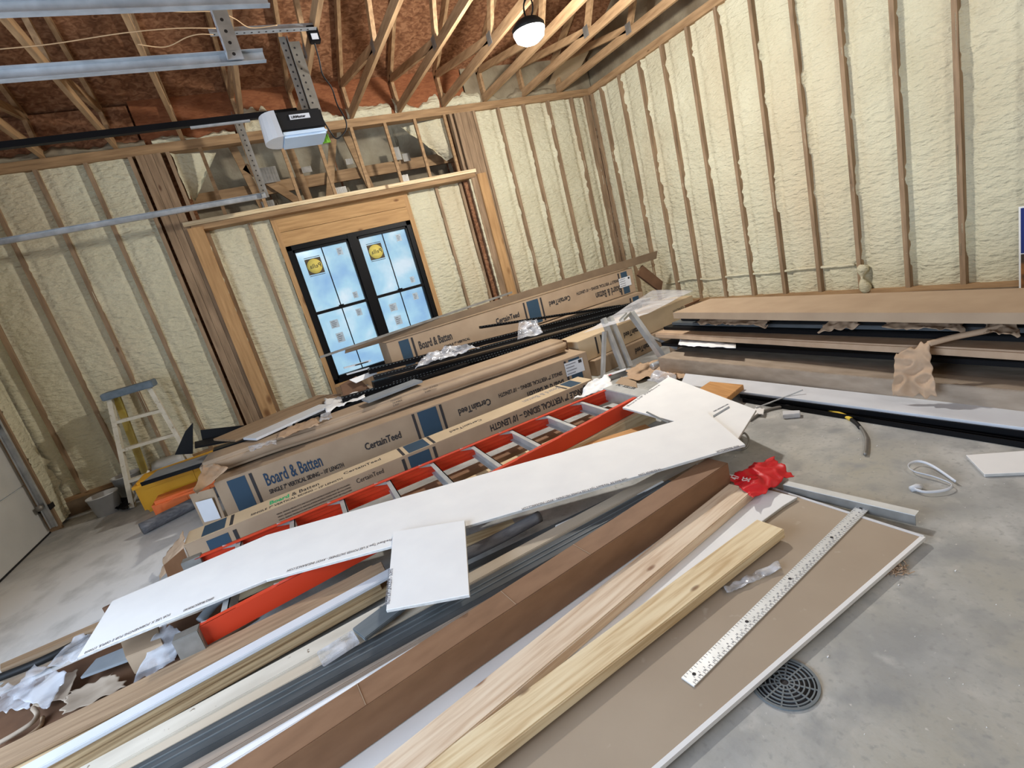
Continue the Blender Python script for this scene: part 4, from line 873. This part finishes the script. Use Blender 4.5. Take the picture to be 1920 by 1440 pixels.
# ------------------------------------------------------------------ right-hand stack
def along(nm, x0, x1, y0, y1, zt, t, m, lab, rough=None, bev=.003, skew=0, cat='carton'):
    o = slab(nm, [V((x0, y0, zt)), V((x0-skew, y1, zt)), V((x1-skew, y1, zt)), V((x1, y0, zt))], t, m, bev, rough=rough); tag(o, lab, cat); return o
along('flat_carton', -2.20, -1.86, -2.98, -6.4, .165, .165, 'kraft_grey', 'weathered grey-brown carton at the bottom front of the right stack', (14, .003, 3), .004, .0)
along('flat_carton', -1.84, -1.35, -2.75, -6.4, .21, .21, 'kraft_grey', 'flat carton on the floor behind the weathered front one', (12, .004, 3))
along('black_siding_panel', -2.02, -1.45, -2.85, -6.4, .245, .03, 'black', 'black siding panels lying between the lower flat cartons', cat='siding')
along('flat_carton', -2.03, -1.40, -2.80, -6.4, .345, .05, 'kraft', 'flat brown carton in the middle of the right stack', (12, .003, 3), .01, .15)
along('flat_carton', -1.88, -1.40, -2.80, -6.4, .29, .042, 'kraft_grey', 'crushed thin carton under the middle flat carton', (12, .003, 3))
for k, (dx, zz) in enumerate(((0, .375), (.05, .405), (.10, .435))):
    along('black_siding_panel', -1.93+dx, -1.35, -2.82-.07*k, -6.4, zz, .026, 'black' if k != 1 else 'greydk', ('lowest', 'middle', 'top')[k]+' dark siding panel under the uppermost flat carton of the right stack', cat='siding', skew=.12)
along('flat_carton', -2.07, -1.60, -3.13, -6.4, .552, .055, 'card', 'uppermost long flat carton of the right stack, crisp edges', (12, .0008, 3), .002, .20)
o = along('carton_spacer', -1.80, -1.45, -2.95, -6.3, .496, .058, 'card_inside', 'dark brown carton hidden below the uppermost flat carton', skew=.12)
o = slab('end_flap', [az(1283, 572, .57), az(1312, 560, .57), az(1308, 566, .54), az(1286, 577, .54)], .006, 'card_dark'); tag(o, 'small folded cardboard flap at the left end of the uppermost carton', 'flap')
for (q, s, lab) in ((((1310, 610, .40), (1440, 618, .39), (1440, 600, .43), (1315, 590, .43)), 3, 'torn brown paper at the left of the right stack'), (((1535, 628, .38), (1610, 615, .39), (1612, 598, .42), (1550, 608, .42)), 5, 'bent strip of torn brown paper in the middle of the right stack'),
                    (((1655, 622, .39), (1810, 625, .39), (1800, 605, .41), (1665, 602, .41)), 7, 'rolled torn brown paper right of the middle of the stack'), (((1845, 632, .40), (1915, 636, .40), (1905, 605, .42), (1850, 610, .42)), 9, 'crumpled torn paper at the right edge of the stack'),
                    (((1440, 600, .42), (1620, 600, .42), (1620, 592, .44), (1450, 590, .44)), 12, 'flat brown paper lying on the black siding panels'), (((1680, 598, .42), (1850, 606, .42), (1845, 598, .44), (1690, 592, .44)), 14, 'pale brown paper on the black siding panels to the right')):
    o = crumple('torn_paper', [az(*v) for v in q], 'kraft', .035, 11, 28, 10, seed=s, outline=.12); tag(o, lab, 'paper')
o = crumple('torn_paper', [az(1272, 648, .265), az(1380, 655, .265), az(1380, 646, .27), az(1275, 637, .27)], 'white', .012, 12, 20, 6, seed=15, outline=.1); tag(o, 'thin white torn paper edge at the left of the right stack', 'paper')
hp_ = crumple('hanging_kraft_paper', [ax(1684, 662, -2.20), ax(1745, 640, -2.16), ax(1760, 742, -2.27), ax(1678, 742, -2.27)], 'kraft', .05, 7, 30, 34, seed=21, outline=.10); tag(hp_, 'sheet of crumpled brown kraft paper hanging over the right stack', 'paper')
o = tube('paper_twist', [az(1740, 645, .38), az(1790, 632, .40), az(1850, 620, .42), az(1880, 612, .43)], .016, 'kraft', seg=8); tag(o, 'twisted brown paper strip leading up from the hanging sheet', 'paper')
# white and black trim lengths on the floor
o = slab('white_trim_board', [az(1285, 700, .062), az(1920, 766, .062)+V((.0, -.8, 0)), az(1920, 796, .062)+V((0, -.8, 0)), az(1276, 720, .062)], .018, 'whitevinyl', .002); tag(o, 'long white trim board on the floor along the right stack', 'trim')
for k, (p0, p1, zz, m_, lab) in enumerate((((1395, 738), (1920, 806), .04, 'black', 'black gutter channel just under the white trim board'), ((1400, 746), (1920, 826), .018, 'black', 'black gutter channel lying nearest on the floor'))):
    a, b = az(*p0, zz), az(*p1, zz); b = b+(b-a).normalized()*.8; F = frame(a, b, V((0, 1, .0))); Ls = (b-a).length
    bm = bmesh.new(); bbox(bm, (0, -.045, -.016), (Ls, .045, -.012)); bbox(bm, (0, -.045, -.012), (Ls, -.040, .012)); bbox(bm, (0, .040, -.012), (Ls, .045, .012)); bbox(bm, (0, -.004, -.012), (Ls, .004, .002))
    F.translation.z = zz
    o = new_ob('gutter_channel', bm, m_, None, F); tag(o, lab, 'trim', 'black channels on the floor')
o = slab('wood_block', [az(1305, 732, .10), az(1361, 748, .10), az(1394, 721, .10), az(1331, 715, .10)], .038, 'oak', .003); tag(o, 'short orange wood block on the white trim board', 'block')
o = lathe('cardboard_tube', [(0, 0), (.03, 0), (.034, .002), (.034, .14), (0, .14)], 'kraft', None, 24, Matrix.Translation(az(1268, 706, .045)) @ Matrix.Rotation(.5, 4, 'Z') @ Matrix.Rotation(PI/2, 4, 'X') @ Matrix.Rotation(PI, 4, 'X')); tag(o, 'small round cardboard tube end beside the right stack', 'tube')
# floor debris in the aisle
o = tube('steel_conduit', [az(1405, 788, .01), az(1440, 768, .012), az(1490, 760, .012), az(1530, 764, .012), az(1575, 776, .012), az(1605, 792, .012), az(1622, 815, .012), az(1624, 835, .012), az(1622, 852, .012)], .0085, 'galvdk', seg=10)
tag(o, 'bent thin conduit with yellow label lying on the concrete', 'cable'); bb = tube('yellow_label', [az(1545, 768, .012), az(1575, 776, .012), az(1596, 786, .012)], .012, 'yellowlabel', o); bb = tube('black_sleeve', [az(1468, 762, .012), az(1500, 761, .012), az(1543, 767, .012)], .0115, 'blackplastic', o); bb = tube('black_sleeve', [az(1597, 787, .012), az(1606, 794, .012), az(1612, 801, .012)], .0115, 'blackplastic', o)
o = tube('grey_rod', [az(1417, 765, .03), az(1470, 745, .06), az(1505, 731, .09)], .005, 'galv'); tag(o, 'thin grey rod leaning on the black channel', 'rod')
o = tube('cable', [az(1355, 845, .02), az(1395, 842, .03), az(1404, 825, .05), az(1396, 812, .03), az(1386, 818, .02)], .006, 'galvdk'); tag(o, 'thin looped cable at the tip of the long drywall strip', 'cable')
o = slab('white_block', [az(1468, 778, .03), az(1500, 775, .03), az(1500, 769, .03), az(1467, 770, .03)], .028, 'whitevinyl', .003); tag(o, 'small white plastic block inside the bent conduit', 'block')
o = crumple('paper_scrap', [az(1413, 778, .012), az(1432, 780, .012), az(1434, 768, .012), az(1418, 766, .012)], 'white', .02, 12, 10, 8, seed=31); tag(o, 'small white paper scrap at the end of the conduit', 'paper')
o = slab('drywall_offcut', [az(1846, 889, .016), az(1960, 884, .016), az(1960, 842, .016), az(1811, 853, .016)], .0127, 'white', .001, edge='gyp'); tag(o, 'white drywall offcut alone on the concrete at right edge', 'drywall offcut')
a = [az(x, y, z_) for x, y, z_ in ((1708, 917, .012), (1735, 925, .012), (1775, 921, .012), (1787, 910, .012), (1752, 895, .014), (1715, 885, .014), (1706, 874, .016), (1722, 867, .016), (1748, 876, .016), (1790, 905, .012))]
r_ = empty('white_strap', a[0])
def ribbon(pts, w, m, parent):
    bm = bmesh.new(); P_ = [V(q)-V(a[0]) for q in pts]; Q = []
    for i in range(len(P_)-1):
        A_, B_, C_, D_ = P_[max(i-1, 0)], P_[i], P_[i+1], P_[min(i+2, len(P_)-1)]
        for k in range(5):
            t = k/5; Q.append(.5*((2*B_)+(C_-A_)*t+(2*A_-5*B_+4*C_-D_)*t*t+(3*B_-A_-3*C_+D_)*t**3))
    Q.append(P_[-1]); v = []
    for i, q in enumerate(Q): T = Q[min(i+1, len(Q)-1)]-Q[max(i-1, 0)]; n_ = V((-T.y, T.x, 0)).normalized()*w*.35+V((0, 0, w*.6)); v.append((bm.verts.new(q-n_*.0), bm.verts.new(q+n_)))
    for i in range(len(v)-1): bm.faces.new((v[i][0], v[i+1][0], v[i+1][1], v[i][1]))
    o = new_ob('strap', bm, m, parent, smooth=True); s = o.modifiers.new('t', 'SOLIDIFY'); s.thickness = .002; return o
ribbon(a, .016, 'whitevinyl', r_); lathe('plug', [(0, 0), (.012, 0), (.016, .03), (.008, .05), (0, .05)], 'whitevinyl', r_, 12, Matrix.Rotation(PI/2, 4, 'Y') @ Matrix.Rotation(.4, 4, 'X'))
tag(r_, 'white plastic strap bent in a loop on the bare concrete', 'strap')
o = crumple('strap_end', [az(1760, 738, .03), az(1768, 735, .05), az(1830, 772, .03), az(1820, 774, .01)], 'whitevinyl', .006, 10, 14, 4); o.name = 'plastic_strip'; tag(o, 'thin white plastic strip across the trim board at right', 'plastic strip')
# red bag
o = crumple('plastic_bag', [az(1366, 900, .075), az(1412, 945, .07), az(1490, 893, .05), az(1445, 862, .06)], 'redbag', .032, 9, 44, 34, seed=45, outline=.10, lift=.09); tag(o, 'crumpled red plastic bag at the far end of the pinkish board', 'plastic bag')
t_ = text('47\nSE', .05, 'inkwhite', o, az(1383, 900, .115), (.15, .1, .5))
# dusty bits of white dust around the aisle
bm = bmesh.new()
for k in range(110):
    x, y = random.uniform(-4.6, -2.3), random.uniform(-6.2, -4.0); s_ = random.uniform(.001, .0032)
    if x < -3.38 and y > -5.63: continue
    bbox(bm, (x, y, 0), (x+s_*random.uniform(1, 2.5), y+s_, s_*.8))
o = new_ob('plaster_crumbs', bm, 'white'); tag(o, 'tiny white plaster crumbs scattered over the concrete floor', 'crumbs', kind='stuff')

# ------------------------------------------------------------------ back-left corner
def a_ladder():
    f0, f1 = az(238, 960, 0), az(333, 880, 0); t0, t1 = ay(215, 745, -.40), ay(290, 735, -.40)
    f0 = V((-6.93, -.62, 0)); t0 = V((-6.78, -.36, 1.08)); t1 = V((-6.44, -.36, 1.05)); f1 = V((-6.30, -.62, 0))
    r = empty('stepladder', f0)
    O = Matrix.Translation(-f0)
    def mb(nm, p0, p1, w, h, m_, side=(1, 0, 0)): bm = bmesh.new(); member(bm, p0, p1, w, h, side); return new_ob(nm, bm, m_, r, O)
    mb('front_rail', f0, t0, .04, .075, 'cream'); mb('front_rail', f1, t1, .04, .075, 'cream')
    g0, g1 = V((-6.86, -.14, 0)), V((-6.38, -.14, 0))
    mb('back_rail', g0, t0+V((.03, .1, 0)), .06, .05, 'yellowrail'); mb('back_rail', g1, t1+V((-.03, .1, 0)), .025, .05, 'cream')
    for z_ in (.25, .55, .82):
        u = z_/1.07; p0 = f0.lerp(t0, u); p1 = f1.lerp(t1, u); mb('step', p0, p1, .075, .03, 'cream', (0, 1, 0))
    mb('brace', f0+V((.02, 0, .05)), f0.lerp(f1, .35)+V((0, .1, .28)), .02, .02, 'cream', (0, 1, 0))
    c0 = (t0+t1)/2; box('top_cap', (c0.x-.22-f0.x, c0.y-.08-f0.y, c0.z-.01), (c0.x+.22-f0.x, c0.y+.16-f0.y, c0.z+.06), 'bluecap', r, .008)
    tag(r, 'worn short stepladder with blue-grey top standing by the back wall', 'stepladder')
a_ladder()
def bucket(c0, R, h, lab, m_='bucket', tilt=0):
    r = lathe('bucket', [(0, .0), (R*.82, 0), (R, h), (R*1.03, h), (R*1.03, h-.01), (R*.97, h-.012), (R*.80, .01), (0, .01)], m_, None, 28, Matrix.Translation(c0) @ Matrix.Rotation(tilt, 4, 'X')); tag(r, lab, 'bucket'); return r
b1 = bucket(V((-7.16, -.46, 0)), .13, .20, 'pale grey bucket on the floor left of the stepladder')
bucket(V((-7.0, -.17, 0)), .13, .26, 'second grey bucket behind the left leg of the stepladder')
o = crumple('dark_rag', [az(180, 955, .01), az(245, 958, .01), az(262, 930, .03), az(215, 940, .05)], 'black', .05, 8, seed=51); tag(o, 'dark rag on the floor beside the grey bucket', 'rag')
bx_ = slab('grey_box', [V((-6.75, -.30, .22)), V((-6.45, -.30, .24)), V((-6.47, -.10, .30)), V((-6.77, -.10, .28))], .20, 'bucket', .01, rough=(2, .02, 4)); tag(bx_, 'crushed grey box under the stepladder', 'box')
def case(nm, c0, size, rz, m_, lab, cat):
    r = empty(nm, mw=Matrix.Translation(c0) @ Matrix.Rotation(rz, 4, 'Z')); sx_, sy_, sz_ = size
    box('body', (0, 0, 0), (sx_, sy_, sz_), m_, r, .03); b_ = box('panel_rim', (.08, -.006, sz_*.25), (sx_-.08, .001, sz_*.75), m_, r, .003)
    box('rib', (sx_*.5-.01, -.009, .03), (sx_*.5+.01, .001, sz_-.03), m_, r, .003)
    if m_ == 'orange': box('handle', (sx_*.3, -.035, sz_*.75), (sx_*.7, -.004, sz_*.92), m_, r, .01)
    else: box('lid_lip', (-.008, -.010, sz_-.05), (sx_+.008, sy_+.01, sz_-.02), m_, r, .004)
    tag(r, lab, cat)
case('storage_tote', V((-6.74, -1.06, 0)), (.95, .37, .30), -.02, 'yellow', 'yellow plastic tote at the left end of the cartons', 'tote')
case('tool_case', V((-6.60, -1.36, 0)), (.55, .24, .15), -.02, 'orange', 'orange plastic tool case in front of the yellow tote', 'tool case')
o = tube('grey_fabric_roll', [V(az(265, 992, .05)), V(az(360, 945, .05))+V((.0, 0, 0)), V(az(420, 915, .05))], .05, 'greyroll', seg=18); tag(o, 'grey fabric roll on the floor left of the cartons', 'roll')
# grey flashing strips on the yellow tote
a, b = az(268, 903, .335), az(470, 838, .345)
o = slab('grey_flashing', rect(a, b, az(285, 885, .335)), .02, 'greysheet', .002); tag(o, 'grey flashing strip lying on the yellow tote', 'trim'); bm = bmesh.new(); Ls = (b-a).length; bbox(bm, (-.02, -.012, -.035), (Ls, -.002, .0)); new_ob('dark_lip', bm, 'black', o)
# long dark gutter and strips running on towards the window
a, b = V((-5.95, -1.58, .47)), V((-4.35, -1.66, .50))
o = slab('black_gutter_length', [V((-5.95, -1.66, .47)), V((-3.6, -1.88, .49)), V((-3.6, -1.76, .49)), V((-5.95, -1.54, .47))], .03, 'black', .002); tag(o, 'long black gutter length lying behind the wrapped carton', 'trim')
a, b = az(690, 752, .52), az(792, 713, .52); o = slab('grey_flashing', rect(a, b, az(706, 737, .52)), .02, 'greysheet', .002); tag(o, 'short grey flashing strip behind the wrapped carton near the window', 'trim')
# carrier below: board stack at back between tote and window
o = slab('carton_bundle', [V((-5.8, -1.50, .45)), V((-4.45, -1.50, .45)), V((-4.45, -.85, .45)), V((-5.8, -.85, .45))], .45, 'card', .006, rough=(4, .008, 3)); tag(o, 'low cardboard bundle behind the wrapped carton, left of the window', 'carton')
o = slab('white_trim_board', rect(az(480, 822, .50), az(625, 757, .50), az(478, 811, .50)), .02, 'whitevinyl', .002); tag(o, 'white trim board lying behind the wrapped carton left of the window', 'trim')
o = slab('brown_board', rect(az(440, 825, .49), az(640, 738, .49), az(435, 808, .49)), .02, 'brownplank', .002); tag(o, 'brown board against the wall below the left window side', 'board')
for i, (q, m_, lab) in enumerate(((((470, 850, .46), (520, 835, .46), (518, 826, .46), (468, 840, .46)), 'film', 'clear plastic packaging piece by the grey flashing'), (((520, 828, .46), (600, 800, .46), (595, 786, .46), (525, 812, .46)), 'kraft', 'brown paper packaging behind the wrapped carton'), (((612, 775, .47), (686, 748, .47), (680, 738, .49), (608, 752, .49)), 'white', 'white crumpled vinyl packaging near the window corner'), (((600, 795, .46), (624, 786, .46), (620, 772, .46), (604, 780, .46)), 'film', 'small purple-tinged plastic wrap beside the white packaging'), (((505, 812, .47), (560, 795, .47), (556, 788, .47), (508, 803, .47)), 'white', 'small white vinyl offcuts left of the window'))):
    o = crumple('packaging_scrap', [az(*v) for v in q], m_, .03, 10, 18, 10, seed=60+i, outline=.1); tag(o, lab, 'packaging')
# black bent flashing
for q, lab in ((((328, 852), (348, 808), (362, 792), (362, 850)), 'black upright bent flashing piece left of the cartons'), (((376, 806), (458, 797), (452, 815), (380, 826)), 'black crumpled flashing strip above the yellow tote')):
    o = slab('black_flashing', [ay(x, y, -.95) for x, y in q], .02, 'black', .001); tag(o, lab, 'trim')
o = slab('black_flashing', [ay(365, 838, -1.1), ay(470, 818, -1.1), ay(470, 806, -1.0), ay(365, 828, -1.0)], .02, 'blackplastic', .001); tag(o, 'black flashing lying flat on the yellow tote', 'trim')
# open carton end below the window
o = slab('open_carton_end', [ay(638, 722, -1.45), ay(668, 705, -1.4), ay(700, 735, -1.45), ay(650, 762, -1.5)], .02, 'card_inside'); tag(o, 'open dark cardboard carton end under the window corner', 'flap')
o = slab('white_flap', [ay(655, 712, -1.46), ay(700, 695, -1.4), ay(708, 700, -1.42), ay(668, 718, -1.48)], .006, 'white'); tag(o, 'white torn flap on the open carton end', 'flap')
for i, (x0, y0, x1, y1) in enumerate(((645, 690, 690, 678), (665, 685, 695, 676), (650, 702, 692, 690))):
    o = bar('window_trim_strip', ay(x0, y0, -1.25), ay(x1, y1, -1.25), .012, .05, 'whitevinyl'); tag(o, ('upper', 'middle', 'lower')[i]+' of three white vinyl strips stacked before the window bottom', 'trim')

# ------------------------------------------------------------------ near-left debris
o = slab('floor_shade_sheet', [az(-60, 1330, .012), az(200, 1215, .012), az(470, 1110, .012), az(480, 1160, .012), az(150, 1370, .012), az(-60, 1440, .012)], .010, 'card_inside', .0); tag(o, 'dark sheet added for the floor shadow under the plastic wrap at lower left', 'carton')  # dark sheet added to paint the shadow on this stretch of floor
o = slab('wood_batten', [az(0, 1245, .055), az(190, 1163, .055), az(190, 1172, .055), az(0, 1256, .055)], .045, 'brownplank', .002); tag(o, 'thin wood batten on the floor at the left edge', 'board')
o = tube('black_pipe', [az(-20, 1278, .03), az(80, 1238, .03), az(165, 1195, .03)], .02, 'blackplastic', seg=14); tag(o, 'black pipe lying beside the wood batten', 'pipe')
o = slab('brown_carton_piece', [az(190, 1140, .06), az(215, 1128, .06), az(420, 1060, .06), az(420, 1100, .06)], .05, 'card_inside', .003); tag(o, 'dark carton corner under the long drywall strip', 'carton')
o = slab('grey_vinyl_piece', [az(150, 1270, .07), az(300, 1215, .07), az(290, 1190, .07), az(180, 1235, .07)], .012, 'greysheet', .002); tag(o, 'slate grey vinyl piece under the tip of the long strip', 'vinyl piece')
o = slab('carton_block', [az(235, 1232, .13), az(305, 1205, .13), az(295, 1170, .13), az(225, 1200, .13)], .10, 'card', .003); tag(o, 'brown carton block under the tip of the long drywall strip', 'carton')
for i, (q, m_, amp, lab) in enumerate(((((75, 1265, .06), (150, 1245, .08), (215, 1180, .10), (150, 1195, .08)), 'film', .05, 'crumpled pale plastic sheet under the tip of the long strip'), (((20, 1310, .05), (90, 1330, .05), (130, 1265, .08), (70, 1250, .08)), 'film', .06, 'crumpled clear plastic bag at the left edge'), (((250, 1290, .06), (330, 1240, .08), (345, 1190, .12), (310, 1170, .12)), 'film', .05, 'shiny clear plastic film hanging by the ladder foot'),
     (((120, 1345, .03), (240, 1290, .03), (215, 1265, .05), (130, 1300, .05)), 'kraft_grey', .03, 'crumpled grey-brown paper next to the brown plank'), (((0, 1340, .02), (60, 1330, .02), (70, 1280, .03), (0, 1290, .03)), 'film', .04, 'tangled plastic wrap at the left frame edge'), (((60, 1330, .03), (130, 1315, .03), (150, 1260, .05), (90, 1270, .05)), 'kraft_grey', .05, 'dusty brown wrapping paper inside the plastic bag'), (((0, 1300, .01), (120, 1240, .01), (110, 1215, .01), (0, 1265, .01)), 'kraft_grey', .012, 'flattened dusty cardboard along the black pipe'))):
    o = crumple('plastic_wrap' if m_ == 'film' else 'paper_wrap', [az(*v) for v in q], m_, amp*.6, 5, 24, 18, seed=80+i, outline=.12); tag(o, lab, 'wrap')
o = tube('bent_strip', [az(0, 1392, .03), az(30, 1375, .04), az(60, 1355, .05), (az(70, 1340, .05)), az(62, 1328, .05)], .010, 'kraft_grey'); tag(o, 'curved beige strip at the lower left edge', 'strip')
o = tube('bent_strip', [az(0, 1408, .02), az(40, 1388, .02), az(75, 1362, .02), az(80, 1345, .02)], .008, 'brownplank'); tag(o, 'second curved strip at the lower left edge, nearer the corner', 'strip')
o = tube('grey_pipe', [az(375, 1165, .10), az(405, 1130, .13), az(440, 1105, .16)], .022, 'greysheet', seg=14); tag(o, 'grey pipe stub under the long strip beside the ladder rail', 'pipe')
# material between the ladder cap and brackets
o = crumple('white_plastic_sheet', [az(1075, 755, .10), az(1150, 730, .10), az(1140, 708, .16), az(1110, 715, .18)], 'white', .05, 8, 24, 18, seed=95, outline=.1); tag(o, 'crumpled white plastic sheet behind the ladder cap', 'plastic sheet')
o = slab('cardboard_offcut', [az(1150, 722, .12), az(1195, 735, .12), az(1193, 715, .12), az(1165, 706, .12)], .11, 'card', .003); tag(o, 'small cardboard box behind the ladder cap', 'carton')
o = crumple('white_plastic_sheet', [az(1215, 715, .06), az(1262, 730, .06), az(1270, 705, .10), az(1232, 698, .12)], 'film', .05, 9, 18, 14, seed=97, outline=.1); tag(o, 'crumpled clear plastic beyond the white offcut', 'plastic film')
o = crumple('kraft_scraps', [az(1170, 715, .012), az(1290, 712, .012), az(1245, 675, .012), az(1185, 690, .012)], 'kraft', .03, 10, 24, 16, seed=99, outline=.15); tag(o, 'torn kraft paper scraps on the floor between bracket and stack', 'paper')
o = slab('lumber_board', [az(1262, 724, .03), az(1300, 738, .03), az(1320, 722, .03), az(1285, 715, .03)], .025, 'board', .002); tag(o, 'small pine offcut beside the orange wood block', 'block')

# ------------------------------------------------------------------ sign at the right edge
pz0, pz1 = ax(1912, 552, -.03), ax(1908, 388, -.03)
sg = empty('blue_sign', (-.03, pz0.y, pz0.z)); hh = pz1.z-pz0.z
box('board', (-.012, -.85, 0), (.0, .0, hh), 'inkwhite', sg); box('blue_panel', (-.014, -.84, hh*.48), (-.0122, -.012, hh-.012), 'signblue', sg); box('picture_panel', (-.014, -.84, .012), (-.0122, -.012, hh*.47), 'signpic', sg)
text('I', .16, 'inkwhite', sg, (-.0155, -.03, hh*.55), (PI/2, 0, -PI/2), bold=.004)
tag(sg, 'blue and orange printed sign board on the right wall at the frame edge', 'sign')
